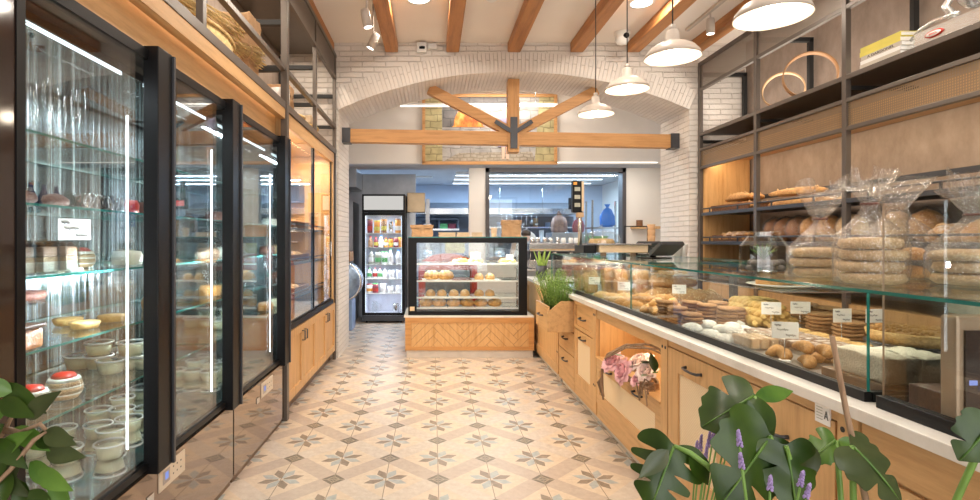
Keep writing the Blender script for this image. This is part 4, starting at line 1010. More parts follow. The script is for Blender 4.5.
# signs in the case
sg = [((1.34,2.06),'sign',-.25,'price card on a thin stem in front of the white iced cake'),((1.70,2.72),'sign',-.2,'left price card above the dusted cakes'),((1.86,2.74),'sign',-.2,'right price card above the dusted cakes'),
      ((1.86,2.46),'sign',.1,'price card before the thin biscuit stacks'),((2.00,2.45),'sign',.1,'price card nearest the wall before the thin biscuits'),((1.42,4.02),'sign',-.1,'tall price card among the pale rolls'),((1.36,4.56),'sign',-.4,'tilted price card before the wrapped loaves'),((1.72,3.78),'sign',-.3,'price card before the seeded loaves')]
for (x,y),k_,rz,lb in sg: P[k_].put((x,y,TZ),rz,lb,'handwritten price cards in the glass case')
# ================================================================== PASTRY DISPLAY CASE (facing the camera)
st = thing('display_stand','low oak stand with herringbone front panel under the glass pastry case','stand',(.43,6.7,0))
MB().box(-.32,1.19,6.36,7.10,.086,.47).build('body','oak_x',st); MB().box(-.305,1.175,6.352,7.06,0,.085).build('plinth','plinth',st)
MB().box(-.335,1.19,6.34,7.12,.47,.492,.003).build('stone_top','marble',st)
fm = MB().box(-.32,-.255,6.342,6.36,.086,.47).box(1.125,1.19,6.342,6.36,.086,.47).box(-.255,1.125,6.342,6.36,.41,.47).box(-.255,1.125,6.342,6.36,.086,.13); fm.build('panel_frame','orange_oak',st)
# herringbone planks as a single panel with grooves
hb = MB(); pw, pl_ = .062, .42
def clip(poly, x0,x1,z0,z1):
    def cl(pts, f, inter):
        out_ = []
        for i in range(len(pts)):
            a, b = pts[i], pts[(i+1)%len(pts)]
            if f(a): out_.append(a)
            if f(a) != f(b): out_.append(inter(a,b))
        return out_
    def ix(v): return lambda a,b: (v, a[1]+(b[1]-a[1])*(v-a[0])/(b[0]-a[0]))
    def iz(v): return lambda a,b: (a[0]+(b[0]-a[0])*(v-a[1])/(b[1]-a[1]), v)
    for f, i_ in ((lambda p: p[0]>=x0, ix(x0)),(lambda p: p[0]<=x1, ix(x1)),(lambda p: p[1]>=z0, iz(z0)),(lambda p: p[1]<=z1, iz(z1))):
        poly = cl(poly, f, i_)
        if len(poly) < 3: return None
    return poly
s2 = math.sqrt(.5); g_ = .0022
def add_plank(u0,u1,v0,v1):
    q = [((u0+g_),(v0+g_)),((u1-g_),(v0+g_)),((u1-g_),(v1-g_)),((u0+g_),(v1-g_))]
    p = clip([(-.255+(u-v)*s2, .10+(u+v)*s2) for u,v in q], -.255,1.125,.13,.41)
    if p: hb.poly([(a,6.350,b) for a,b in p], (0,.006,0))
NN = 6; W_ = .074
for sh_ in range(-3, 4):
    for k in range(-30, 30):
        o_ = 2*NN*sh_
        add_plank((k+o_)*W_, (k+o_+NN)*W_, k*W_, (k+1)*W_); add_plank((k+o_)*W_, (k+o_+1)*W_, (k-2*NN+1)*W_, (k-NN+1)*W_)
hb.box(-.255,1.125,6.357,6.360,.13,.41,mi=1)
hb.build('herringbone_panel',['orange_oak_z','hoop_dark'],st)
dc = thing('pastry_case','black framed glass pastry case with four lit shelves on the oak stand','display case',(.42,6.72,.493))
a0,a1,b0,b1,c0,c1 = -.286,1.115,6.38,7.06,.494,1.405
MB().box(a0,a0+.10,b0,b0+.02,c0,c1).box(a1-.10,a1,b0,b0+.02,c0,c1).box(a0+.10,a1-.10,b0,b0+.02,c0,c0+.045).box(a0+.10,a1-.10,b0,b0+.02,c1-.06,c1).build('front_frame','black',dc)
MB().box(a0+.10,a1-.10,b0+.006,b0+.012,c0+.045,c1-.06).build('front_pane','pane',dc)
MB().box(a0,a1,b0+.02,b1,c0,c0+.03).build('base','black',dc); MB().box(a0,a1,b0+.0,b1,c1+.001,c1+.012,edge_mi=1).build('top_pane',['pane','teal_edge'],dc)
for x in (a0, a1-.012): MB().box(x,x+.012,b0+.02,b1,c0+.03,c1).build('side_pane','pane',dc)
MB().box(a0+.012,a1-.012,b1-.012,b1-.006,c0+.03,c1-.0).build('rear_pane','pane',dc)
for x in (a0+.012, a1-.03): MB().box(x,x+.018,b1-.04,b1-.013,c0+.03,c1).build('rear_post','steel',dc)
DS = (.575,.70,.897,1.10)
for z in DS:
    MB().box(a0+.05,a1-.05,b0+.07,b1-.05,z-.008,z,edge_mi=1).build('shelf',['shelf_glass','steel'],dc)
    MB().box(a0+.03,a1-.03,b0+.055,b0+.068,z-.016,z+.002).build('shelf_light','led_wall' if 0 else 'white_paint',dc)
MB().box(a0+.1,a1-.1,b0+.021,b0+.035,c1-.05,c1-.04).build('strip_light','led_wall',dc)
light('display_case_light','AREA',(.42,6.47,1.335),14,(1,.93,.82),1.2,(0,0,0),.3)
MB().box(a0+.02,a0+.075,b0-.002,b0,c0+.05,c0+.10).build('sticker','kraft_light',dc)
yf = 6.56
def xof(px, y=yf): return (px-432.5)*y/542
def row(proto, z, pxs, rowname, kind, sc, grp, tray=True):
    for i, px in enumerate(pxs):
        P[proto].put((xof(px),yf,z+.007),random.uniform(-.3,.3)+(0 if proto!='dome' else 0),f'{ORD[i]} {kind} from the left, {rowname} of the black framed case',grp,scale=sc)
        # second row behind
def ctray(z, p0, p1, rn): single('serving_tray', MB().box(xof(p0),xof(p1),yf-.10,yf+.22,z+.001,z+.006,.002), 'plate','tray', f'white tray {rn}, inside the black framed case')
row('sugar_croissant',.575,(426,439,453.5,467,480.5,494.5),'lowest shelf','sugared croissant',.95,'sugared croissants on the lowest shelf')
row('dome',.70,(430.6,441.8,453.8,464.8,479,489.7),'second lowest shelf','sugared bun',.95,'sugared buns on the second lowest shelf')
row('sugar_croissant',.897,(431.5,445.5),'third shelf','large sugared croissant',1.1,'large croissants on the third shelf')
row('dome',.897,(479,490),'third shelf','small sugared bun',.95,'small buns on the third shelf')
for i,(a,b,z,rn) in enumerate(((420,447,.575,'at the left of the lowest shelf'),(448,474,.575,'in the middle of the lowest shelf'),(475,501,.575,'at the right of the lowest shelf'),(424,447,.70,'at the left of the second lowest shelf'),(448,471,.70,'in the middle of the second lowest shelf'),(472,496,.70,'at the right of the second lowest shelf'),(422,452,.897,'at the left of the third shelf'),(471,500,.897,'at the right of the third shelf'),(449,481,1.10,'in the middle of the top shelf'),(500,519,1.10,'at the right of the top shelf'))): ctray(z,a,b,rn)
for i,(px,pr) in enumerate(((455,'bun'),(462,'loaf'),(470,'bun'),(477,'loaf'),(505,'loaf'),(513,'bun'))):
    P[pr].put((xof(px),yf,1.107),1.4,f'{ORD[i]} golden pastry from the left, top shelf of the black framed case','golden pastries on the top shelf',scale=.8 if pr=='bun' else .55)
P['lowsign'].put((xof(475),yf-.06,1.107),0,'price card lying over the top shelf pastries, left one','price cards in the pastry case',scale=(1.3,1.3,1.3)); P['lowsign'].put((xof(509),yf-.06,1.107),.2,'price card over the top shelf pastries, right one','price cards in the pastry case')
# on top
def paperbag(x,y,z,w,d,h,label,mat='kraft',grp=None,seed=1,fold=True):
    t = thing('paper_bag',label,'paper bag',(x,y,z),grp); mb = MB(); r = bmesh.ops.create_cube(mb.bm,size=1.0); bmesh.ops.subdivide_edges(mb.bm, edges=mb.bm.edges[:], cuts=7, use_grid_fill=True)
    for v in mb.bm.verts:
        p = Vector((x+v.co.x*w, y+v.co.y*d*(1-.25*(v.co.z+.5)), z+(v.co.z+.5)*h)); q = noise.noise_vector(p*14+Vector((seed,0,0)))*w*.06
        if v.co.z < -.45: q *= 0
        v.co = p+q
    mb.build('body',mat,t)
    if fold:
        mb = rough_block(x-w*.54,x+w*.54,y-d*.46,y+d*.40,z+h*.72,z+h*1.0,seed,.008); mb.build('folded_top',mat,t)
    return t
yt = 6.6; zt = c1+.013
paperbag(xof(422,yt),yt,zt,.25,.18,.14,'wide brown paper bag at the left end on top of the pastry case',seed=3)
paperbag(xof(511,yt),yt,zt,.22,.16,.20,'brown paper bag with rolled rim at the right end on top of the pastry case',seed=8)
for i,(px,w) in enumerate(((447,.20),(463,.15),(477,.12))):
    m = MB()
    for k in range(5): m.box(xof(px,yt)-w/2+random.uniform(-.006,.006),xof(px,yt)+w/2+random.uniform(-.006,.006),yt-.06,yt+.06,zt+.011*k,zt+.011*k+.0095,.003)
    single('bag_stack', m, 'kraft_light','paper bags', f'{ORD[i]} flat pile of pale paper bags from the left on top of the pastry case','piles of pale paper bags')['kind'] = 'thing'
single('paper_cup', MB().lathe([(0,0),(.03,0),(.042,.11),(.039,.11),(.029,.004)], (xof(494,yt),yt,zt), 24), 'kraft_light','cup','pale paper cup beside the paper bag on the pastry case')
# snake plant on worktop
t = thing('snake_plant','snake plant in a dark tapered pot on the far end of the marble worktop','plant',(1.30,6.45,WT))
MB().lathe([(0,0),(.045,0),(.07,.08),(.065,.17),(.058,.17),(.055,.14),(0,.14)], (1.30,6.45,WT+.001), 24).build('pot','graphite',t)
for k in range(9):
    a = k*2.4; rr_ = .02+.012*(k%3); L = .17+.10*random.random(); b = Vector((1.30+math.cos(a)*rr_,6.45+math.sin(a)*rr_,WT+.14)); d = Vector((math.cos(a)*.25,math.sin(a)*.25,1)).normalized()
    MB().tube([b+d*L*s_+Vector((math.cos(a),math.sin(a),0))*.02*s_*s_ for s_ in (0,.3,.6,.85,1)], [.016,.021,.018,.010,.002], 8, flat=.25).build('leaf','snake_leaf',t)

# ================================================================== BACK BAR THINGS
bk = thing('back_counter','steel-fronted back counter holding the espresso machine behind the arch','counter',(2.3,7.8,0))
MB().box(1.25,3.0,7.45,8.05,0,.95).build('body','grey_steel',bk); MB().box(1.22,3.02,7.42,8.08,.95,.98,.003).build('top','steel',bk)
em = thing('espresso_machine','wide chrome espresso machine on the back counter, cups on top','coffee machine',(1.75,7.75,.981))
MB().box(1.35,2.15,7.62,7.98,.985,1.10,.01).build('base','steel',em); MB().box(1.38,2.12,7.78,7.98,1.10,1.22).build('back_body','graphite',em); MB().box(1.35,2.15,7.55,7.98,1.22,1.335,.015).build('head','steel',em)
for i in range(3):
    x = 1.50+.22*i; g1 = MB().lathe([(0,0),(.035,0),(.035,.05),(0,.05)], (x,7.62,1.17), 16).build('group_head','steel',em)
    MB().tube([(x,7.60,1.185),(x,7.48,1.175)], [.01,.014], 8).build('handle','black',g1)
MB().tube([(1.38,7.6,1.22),(1.36,7.58,1.08)], .006, 8).build('steam_wand','steel',em); MB().box(1.36,2.14,7.545,7.55,1.235,1.255).build('brass_trim','hoop',em)
for i in range(8):
    single('steel_pitcher' if i<4 else 'coffee_cup', MB().lathe([(0,0),(.032,0),(.036,.03),(.03,.075),(.028,.075),(.033,.03),(.03,.005),(0,.005)], (1.42+.092*i,7.72+.06*(i%2),1.336), 18, sx=1.1 if i<4 else .95), 'steel' if i<5 else 'cloth_white','pitcher' if i<4 else 'cup', f'{ORD[i]} vessel from the left on top of the espresso machine','vessels on the espresso machine')
# cake under dome on the glass case top
GTZ = GT+.001
t = thing('cake_dome','glass dome on a stand with a golden cake, behind the scale','cake dome',(1.70,5.45,GTZ))
MB().lathe([(0,0),(.07,0),(.03,.02),(.025,.06),(.19,.07),(.19,.078),(0,.078)], (1.70,5.45,GTZ), 36).build('stand','jar',t)
dm = MB().lathe([(.175,.079),(.178,.16),(.165,.20),(.10,.225),(.02,.235)], (1.70,5.45,GTZ), 36).build('dome','jar',t); MB().blob((1.70,5.45,GTZ+.255),(.022,.022,.022),0,0,1,2,1).build('knob','jar',dm)
single('sponge_cake', MB().lathe([(0,0),(.12,0),(.125,.04),(.11,.075),(0,.08)], (1.70,5.45,GTZ+.079), 32, fn=lambda a,z:1+.03*math.sin(9*a)), 'bread_pale','cake','golden round cake under the glass dome')
# scale
t = thing('shop_scale','shop scale with a wooden platform and keypad display on a pole, on the glass case','scale',(1.55,4.7,GTZ))
MB().box(1.29,1.40,4.62,4.93,GTZ+.03,GTZ+.10,.008).build('base','black',t); MB().box(1.42,1.84,4.62,4.90,GTZ+.035,GTZ+.10,.01).build('platform','kraft_light',t)
MB().box(1.40,1.86,4.60,4.92,GTZ+.10,GTZ+.112,.003).build('pan','steel',t)
for x in (1.5,1.76): MB().cyl((x,4.76,GTZ),.025,.035,14).build('foot','tan_metal',t)
MB().tube([(1.305,4.80,GTZ+.09),(1.305,4.80,1.66)], .017, 14).build('pole','silver_light',t); MB().box(1.275,1.335,4.775,4.825,1.58,1.625,.004).build('clamp','hoop',t)
dp = MB().box(1.235,1.325,4.77,4.84,1.62,1.90,.010).build('display_head','black',t); MB().box(1.312,1.334,4.765,4.845,1.63,1.895,.006).build('side_trim','kraft_light',t)
for i in range(3): MB().box(1.25,1.30,4.766,4.77,1.67+.07*i,1.705+.07*i,.002).build('window','greygreen',dp)
MB().box(1.24,1.27,4.764,4.77,1.865,1.89).build('logo','orange',dp)
# two POS terminals seen from behind
def pos(x,y,w,h,label,rz=0.0):
    t = thing('point_of_sale_terminal',label,'terminal',(x,y,GTZ),'dark sales terminals on the glass case'); 
    rot = Matrix.Rotation(rz,3,'Z')
    def L(mb,nm,mt):
        for v in mb.bm.verts: v.co = rot @ v.co + Vector((x,y,GTZ))
        return mb.build(nm,mt,t)
    L(MB().box(-.10,.10,-.08,.08,0,.012,.004),'foot','black'); L(MB().tube([(0,.02,.01),(0,.0,.08)], .025, 10),'stand','black')
    m = MB().box(-w/2,w/2,-.016,.016,0,h,.008)
    for v in m.bm.verts: v.co = Matrix.Rotation(R(55),3,'X') @ v.co + Vector((0,-.06,.035))
    L(m,'screen_back','graphite'); 
pos(1.70,4.15,.22,.15,'nearer dark sales terminal with tilted screen on the glass case',.35); pos(1.90,5.05,.24,.15,'farther dark sales terminal with tilted screen on the glass case',.3)
t = thing('bag_rack','thin black wire rack behind the cash terminals','rack',(2.1,5.6,GTZ))
for (p,q) in (((1.98,5.6,GTZ),(1.98,5.6,1.52)),((1.98,5.6,1.52),(2.22,5.6,1.52)),((2.22,5.6,1.52),(2.22,5.6,GTZ)),((1.98,5.6,GTZ+.01),(2.22,5.6,GTZ+.01))): MB().tube([p,q], .006, 6).build('wire','black',t)
for i in range(4): single('paper_cup', MB().lathe([(0,0),(.028,0),(.038,.13),(.036,.13),(.026,.01)], (2.16,5.35,GTZ+.002+.055*i), 20), 'kraft','cup', f'{ORD[i]} brown paper cup from the bottom of the cup stack','stacked brown paper cups')
for i in range(3): single('lidded_cup', MB().lathe([(0,0),(.03,0),(.038,.10),(.040,.105),(.0,.11)], (2.14-.0*i,4.72,GTZ+.002+.0*i), 20) if i==0 else MB().lathe([(0,0),(.03,0),(.038,.10),(.040,.105),(.0,.11)], (2.05+.09*i,4.62+.1*i,GTZ+.002), 20), 'cloth_white','cup', f'{ORD[i]} white lidded cup by the brick pillar side of the terminals','white lidded cups')
# small wall shelf near pillar
t = thing('wall_shelf','small oak shelf with dark jars on the wall beside the brick pillar','shelf',(3.3,8.8,1.6)); MB().box(3.25,3.7,8.70,8.9,1.56,1.60).build('board','oak',t)
single('dark_jar', MB().cyl((3.36,8.8,1.601),.05,.10), 'wicker','jar','dark jar on the small oak wall shelf')

# red oven behind display case
t = thing('red_oven','red arched oven cabinet seen through the pastry case','oven',(.22,8.05,0))
ar = [(.22+.42*math.cos(PI*k/12), .98+.20*math.sin(PI*k/12)) for k in range(13)]
fr_ = MB(); o2 = [(.64,0)]+ar+[(-.20,0)]
inn_ = [(.56,.05)]+[(.22+.34*math.cos(PI*k/12), .96+.13*math.sin(PI*k/12)) for k in range(13)]+[(-.12,.05)]
for i in range(len(o2)):
    j = (i+1)%len(o2); fr_.poly([(o2[i][0],7.75,o2[i][1]),(o2[j][0],7.75,o2[j][1]),(inn_[j][0],7.75,inn_[j][1]),(inn_[i][0],7.75,inn_[i][1])], (0,.06,0))
fr_.build('front_frame','red',t); MB().poly([(a,7.81,b) for a,b in o2], (0,.4,0)).build('body','red',t)
MB().box(-.1,.54,7.79,7.809,.1,.95).build('door','kitchen_dark',t)


single('cloth_sack', rough_block(.20,.46,7.88,8.10,1.185,1.385,3,.03), 'olive','bag','olive-green cloth bundle lying on the red oven behind the pastry case')
# ================================================================== BEVERAGE FRIDGE
bf = thing('beverage_fridge','tall black beverage fridge with lit interior full of bottles and jars','fridge',(-.81,9.3,0))
x0,x1,y0,y1 = -1.17,-.456,9.0,9.62
MB().box(x0,x1,y1-.03,y1,.03,2.14).box(x0,x0+.03,y0+.03,y1-.03,.03,2.14).box(x1-.03,x1,y0+.03,y1-.03,.03,2.14).box(x0+.03,x1-.03,y0+.03,y1-.03,2.10,2.14).box(x0+.03,x1-.03,y0+.03,y1-.03,.03,.12).build('body','black',bf)
simple('fridge_inner',(.80,.82,.90),.5)
MB().box(x0+.031,x1-.031,y1-.045,y1-.035,.12,1.82).build('inner_back','fridge_inner',bf)
for xx in (x0+.031,x1-.037): MB().box(xx,xx+.006,y0+.05,y1-.05,.12,1.82).build('inner_side','fridge_inner',bf)
MB().box(x0,x1,y0,y0+.03,1.84,2.14,.004).build('header','black',bf); MB().box(x0+.03,x1-.03,y0-.004,y0,1.88,2.11).build('header_panel','header_light',bf)
d = MB().box(x0,x0+.05,y0,y0+.025,.13,1.83).box(x1-.05,x1,y0,y0+.025,.13,1.83).box(x0+.05,x1-.05,y0,y0+.025,1.79,1.83).box(x0+.05,x1-.05,y0,y0+.025,.13,.17).build('door','black',bf)
MB().box(x0+.05,x1-.05,y0+.01,y0+.015,.17,1.79).build('pane','pane',d); MB().box(x0+.012,x0+.03,y0-.03,y0,.8,1.2,.004).build('handle','black',d)
MB().box(x0,x1,y0+.01,y0+.03,.03,.125).build('kick_grille','graphite',bf)
for x in (x0+.05,x1-.09):
    for y in (y0+.05,y1-.09): MB().cyl((x+.02,y+.02,0),.02,.03,12).build('foot','black',bf)
for x in (x0+.055,x1-.065): MB().box(x,x+.003,y0+.035,y0+.038,.2,1.78).build('light_tube','cool_tube',bf)
MB().box(x0+.04,x1-.04,y0+.04,y1-.05,.12,.124).build('inner_floor','fridge_inner',bf)
FS = (1.498,1.257,.968,.73,.487)
for z in FS: light('fridge_shelf_fill','AREA',(-.81,9.10,z-.015),2,(.78,.84,1),.5,(0,0,0),.03)  # added fill below each shelf so the lower bottles are not dark
for z in FS: MB().box(x0+.04,x1-.04,y0+.06,y1-.05,z-.012,z).build('shelf','white_paint',bf)
def bottle(x,y,z,h,r,mat,capm,label,grp,kind='bottle',lab=None):
    t = thing(kind,label,'bottle' if kind!='jar' and kind!='tub' else kind,(x,y,z),grp)
    if kind=='bottle': pr = [(0,0),(r,0),(r,h*.6),(r*.45,h*.78),(r*.38,h*.9),(0,h*.9)]
    else: pr = [(0,0),(r,0),(r,h*.88),(r*.9,h*.9),(0,h*.9)]
    MB().lathe(pr,(x,y,z),14).build('body',mat,t); cr = r*.42 if kind=='bottle' else r*.98
    MB().cyl((x,y,z+h*.9),cr,h*.1,12).build('cap',capm,t)
    if lab: MB().lathe([(r*1.02,h*.18),(r*1.02,h*.5)],(x,y,z),14).build('wrapper',lab,t)
yb = 9.16; k = 0
fx = lambda px: (px-432.5)*yb/542
rows_ = [(FS[0],'top shelf',[(370,.24,.04,'maroon','hoop_dark','jar','red'),(377,.22,.045,'orange','yellow','jar','yellow'),(384,.24,.042,'hoop_dark','orange','jar','yellow'),(391,.20,.035,'silver_light','steel','jar',None),(398,.25,.05,'orange','hoop_dark','jar','paper')]),
 (FS[1],'second shelf',[(370.5,.19,.035,'hoop_dark','red','bottle','kraft'),(376,.18,.035,'maroon','red','bottle','yellow'),(381,.21,.038,'milk','blue','bottle','paper'),(386,.17,.035,'orange','red','bottle','paper'),(391,.16,.035,'orange','maroon','jar','yellow'),(396,.17,.035,'maroon','hoop','jar','paper'),(400.5,.18,.03,'orange','yellow','jar',None)]),
 (FS[2],'third shelf',[(371.5,.25,.045,'greygreen','steel','bottle','paper'),(378,.24,.05,'greygreen','steel','jar','green'),(384.5,.23,.045,'milk','green','jar','green'),(390.5,.27,.045,'milk','green','bottle','paper'),(398.5,.26,.05,'milk','blue','bottle',None)]),
 (FS[3],'fourth shelf',[(369.5,.19,.035,'milk','green','bottle','green'),(375,.19,.036,'milk','red','bottle','red'),(380,.19,.035,'milk','maroon','bottle','green'),(385,.19,.036,'milk','steel','bottle','paper'),(391.5,.15,.045,'milk','plate','tub',None),(399,.17,.05,'fridge_inner','graphite','tub',None)]),
 (FS[4],'fifth shelf',[(369.5,.16,.045,'milk','red','tub','orange'),(375.5,.17,.045,'maroon','green','tub','red'),(383,.17,.05,'milk','plate','tub',None),(390.5,.12,.05,'milk','plate','tub',None),(398.5,.13,.055,'milk','plate','tub',None)])]
for z, rn, its in rows_:
    for i,(px,h,r,mt,cm,kd,lb) in enumerate(its): bottle(fx(px),yb,z+.001,h*.95,min(r*1.12,.05),mt,cm,f'{ORD[i]} {kd} from the left on the {rn} of the beverage fridge','bottles and jars in the beverage fridge',kd,lb)
t = thing('glass_jug','clear glass jug on the floor of the beverage fridge','jug',(fx(375),yb,.125)); MB().lathe([(0,0),(.055,0),(.06,.1),(.05,.2),(.055,.22)],(fx(375),yb,.125),20).build('body','jar',t)
MB().tube([(fx(375)+.05,yb,.31),(fx(375)+.10,yb,.29),(fx(375)+.10,yb,.20),(fx(375)+.055,yb,.17)],.006,8).build('handle','jar',t)
t = thing('steel_jug','small steel jug on the floor of the beverage fridge','jug',(fx(396),yb,.125)); MB().lathe([(0,0),(.05,0),(.045,.12),(.05,.18),(.047,.18)],(fx(396),yb,.125),20).build('body','steel',t)
MB().tube([(fx(396)+.045,yb,.28),(fx(396)+.09,yb,.26),(fx(396)+.09,yb,.18),(fx(396)+.048,yb,.15)],.006,8).build('handle','steel',t)
light('fridge_light','AREA',(-.81,9.15,1.80),4,(.78,.84,1),.5,(0,0,0),.1)
# panels around it
struct('wall_service', MB().box(-1.78,-.30,9.72,9.80,0,2.56), 'grey_steel')
struct('wall_service_side', MB().box(-1.78,-1.32,9.0,9.70,0,2.02).box(-1.78,-1.25,8.9,9.70,2.25,2.56), 'grey_steel')
t = thing('air_curtain','tan metal box on the wall beside the beverage fridge top','vent box',(-.30,9.55,1.86)); MB().box(-.44,-.13,9.40,9.71,1.86,2.20,.01).build('case','gold_box',t) if 'gold_box' in M else MB().box(-.44,-.13,9.40,9.71,1.86,2.20,.01).build('case',simple('gold_box',(.50,.38,.24),.3,.6),t)
MB().box(-.40,-.30,9.50,9.71,0,1.86).build('duct','grey_steel',t); MB().box(-.12,-.05,9.5,9.7,1.2,2.1).build('pipe','grey_steel',t)
# round-topped appliance at the left
t = thing('gelato_drum','blue-grey round-topped appliance partly behind the left brick pillar','appliance',(-1.42,8.4,0))
m = MB().lathe([(0,-.2),(.22,-.2),(.30,-.12),(.30,.12),(.22,.2),(0,.2)],(0,0,0),36)
for v in m.bm.verts: v.co = Matrix.Rotation(PI/2,3,'X') @ v.co + Vector((-1.38,8.40,.75))
m.build('drum',simple('drum_blue',(.30,.40,.55),.25,.4,.25,12),t); MB().box(-1.55,-1.22,8.22,8.6,0,.46,.02).build('base','blue_grey',t) if 'blue_grey' in M else MB().box(-1.55,-1.22,8.22,8.6,0,.46,.02).build('base',simple('blue_grey',(.25,.35,.55),.4,.3),t)
m = MB().lathe([(.285,-.015),(.31,-.015),(.31,.015),(.285,.015)],(0,0,0),36)
for v in m.bm.verts: v.co = Matrix.Rotation(PI/2,3,'X') @ v.co + Vector((-1.38,8.19,.75))
m.build('rim','silver_light',t); MB().box(-1.7,-1.25,8.22,8.58,1.052,1.2,.01).build('wooden_top','hoop_dark',t)

# ================================================================== KITCHEN BEYOND THE WINDOW
for i,y in enumerate((10.5,11.2,12.0)):
    t = thing('ceiling_tube_lamp',f'{ORD[i]} cool white tube light from the window on the kitchen ceiling','lamp',(1.8,y,2.70),'cool tube lights on the kitchen ceiling')
    MB().box(.45,3.5,y-.04,y+.04,2.635,2.699).build('housing','white_paint',t); MB().box(.45,3.5,y-.025,y+.025,2.62,2.635).build('tube','cool_tube',t)
for yk in (10.5,11.2,12.0): light('kitchen_light','AREA',(1.95,yk,2.61),55,(.50,.72,1.0),3.0,(0,0,0),.04)
light('kitchen_light_left','AREA',(-.6,11.2,2.66),50,(.50,.72,1.0),1.2,(0,0,0),.04); MB().box(-1.2,0,11.16,11.24,2.665,2.699).build('linear_lamp','white_paint')['label']='short white ceiling lamp on the left part of the kitchen ceiling'
bpy.data.objects['linear_lamp.001']['category']='lamp'
t = thing('extractor_hood','wide steel extractor hood on the kitchen back wall','hood',(1.5,12.6,1.9))
MB().poly([(-.6,12.2,1.98),(-.6,13.08,1.98),(-.6,13.08,2.25),(-.6,12.7,2.25),(-.6,12.2,2.08)], (3.9,0,0)).build('canopy','grey_steel',t)
MB().box(-.6,3.3,12.18,12.2,1.96,2.09).build('lip','steel',t)
t = thing('kitchen_worktop','long steel kitchen counter against the back wall','counter',(1.2,12.7,0)); MB().box(-.9,3.4,12.3,13.05,0,.90).build('body','grey_steel',t); MB().box(-.92,3.42,12.28,13.07,.90,.94).build('top','steel',t)
t = thing('pass_shelf','shelf with green and white crates below the hood, left part of kitchen','shelf',(.35,12.4,1.5)); MB().box(-.3,.62,12.5,13.08,1.60,1.64).build('board','steel',t); MB().box(-.3,.62,12.5,13.08,1.84,1.88).build('upper_board','kitchen_dark',t)
for x in (-.3,.14,.58): MB().box(x,x+.03,12.52,12.56,1.641,1.839).build('bracket','kitchen_dark',t)
for i,(x,mm_) in enumerate(((-.12,'milk'),(.26,'green'),(.46,'maroon'))): single('crate', MB().box(x-.09,x+.09,12.6,12.85,1.641,1.76,.01), mm_,'crate', f'{["white","green","dark red"][i]} crate on the kitchen shelf left of the column')
t = thing('steel_cabinet','tall grey steel cabinet behind the window right side','cabinet',(2.65,10.5,0)); MB().box(2.25,3.05,10.2,10.8,0,1.52,.01).build('body','grey_steel',t); MB().box(2.27,2.64,10.19,10.2,.1,1.50).build('door','grey_steel',t); MB().box(2.66,3.03,10.19,10.2,.1,1.50).build('door','grey_steel',t)
def sack(x,y,z,w,h,mat,label,seed): 
    t = thing('sack',label,'bag',(x,y,z)); MB().lathe([(0,0),(w*.42,0),(w*.5,h*.12),(w*.52,h*.45),(w*.40,h*.78),(w*.12,h*.93),(w*.16,h)],(x,y,z),28,0,1,.55,fn=lambda a,zz: 1+.07*math.sin(5*a+seed)+.05*math.sin(11*a+zz*30)).build('body',mat,t); MB().tube([(x-.03,y,z+h-.01),(x,y,z+h+.06),(x+.03,y,z+h-.01)],.012,8).build('tied_top',mat,t)
sack(2.44,10.45,1.525,.30,.36,simple('brown_sack',(.36,.22,.17),.7,0,.3,12),'brown patterned sack on the steel cabinet behind the window',1); sack(2.80,10.42,1.525,.22,.28,'maroon','dark red sack on the steel cabinet behind the window',2)
t = thing('wall_monitor','small dark screen with red digits behind the window','screen',(3.0,11.3,1.9)); MB().box(2.84,3.16,11.3,11.34,2.02,2.26,.01).build('case','black',t); MB().box(2.92,3.10,11.295,11.3,2.09,2.2).build('digits','red_digits',t)
MB().box(2.98,3.02,11.34,11.5,2.12,2.70).build('bracket','black',t)
single('blue_bag', MB().lathe([(0,0),(.08,.0),(.13,.05),(.125,.2),(.07,.32),(.02,.36),(.05,.42)],(3.20,9.92,1.612),28,0,1,.6,fn=lambda a,zz: 1+.10*math.sin(4*a+1)+.06*math.sin(9*a+zz*25)), 'blue','bag','bright blue bag hanging at the right edge of the kitchen window'); single('green_bowl', MB().lathe([(0,0),(.10,0),(.18,.09),(.17,.09),(0,.02)],(3.02,9.85,1.36),24), 'green','bowl','green bowl below the blue bag behind the window')
t = thing('side_rack','steel rack at the right side of the kitchen window','rack',(3.2,9.9,0))
for x in (2.85,3.4):
    for y in (9.7,10.1): MB().box(x,x+.03,y,y+.03,0,2.1).build('post','steel',t)
for z in (.5,1.32,1.58): MB().box(2.85,3.43,9.7,10.13,z,z+.03).build('shelf','steel',t)
# hanging utensils
rk = thing('utensil_rail','steel rail with hanging utensils behind the kitchen window','utensil rail',(1.7,11.6,1.98)); MB().tube([(1.45,12.1,1.96),(2.5,12.1,1.96)],.01,8).build('rail','steel',rk)
for x in (1.5,2.45): MB().tube([(x,12.1,1.96),(x,12.1,2.70)],.006,6).build('hanger','steel',rk)
for i in range(8):
    x = 1.55+.11*i; hh = .12+.08*((i*7)%3); t = thing('ladle' if i%2 else 'whisk', f'{ORD[i]} utensil from the left hanging on the steel rail','utensil',(x,12.1,1.95-hh),'hanging kitchen utensils')
    MB().tube([(x,12.1,1.95),(x,12.1,1.95-hh)],.006,6).build('handle','steel',t)
    if i%2: MB().lathe([(.045,0),(.04,-.03),(.015,-.05),(0,-.052)],(x,12.1,1.95-hh),14).build('bowl','steel',t)
    else:
        for a in range(4): 
            c_,s_ = math.cos(a*PI/4), math.sin(a*PI/4); MB().tube([(x+c_*r_,12.1+s_*r_,1.95-hh-z_) for r_,z_ in ((.0,0),(.03,.04),(.035,.08),(.0,.11),(-.035,.08),(-.03,.04),(0,0))],.003,5).build('wire','steel',t)
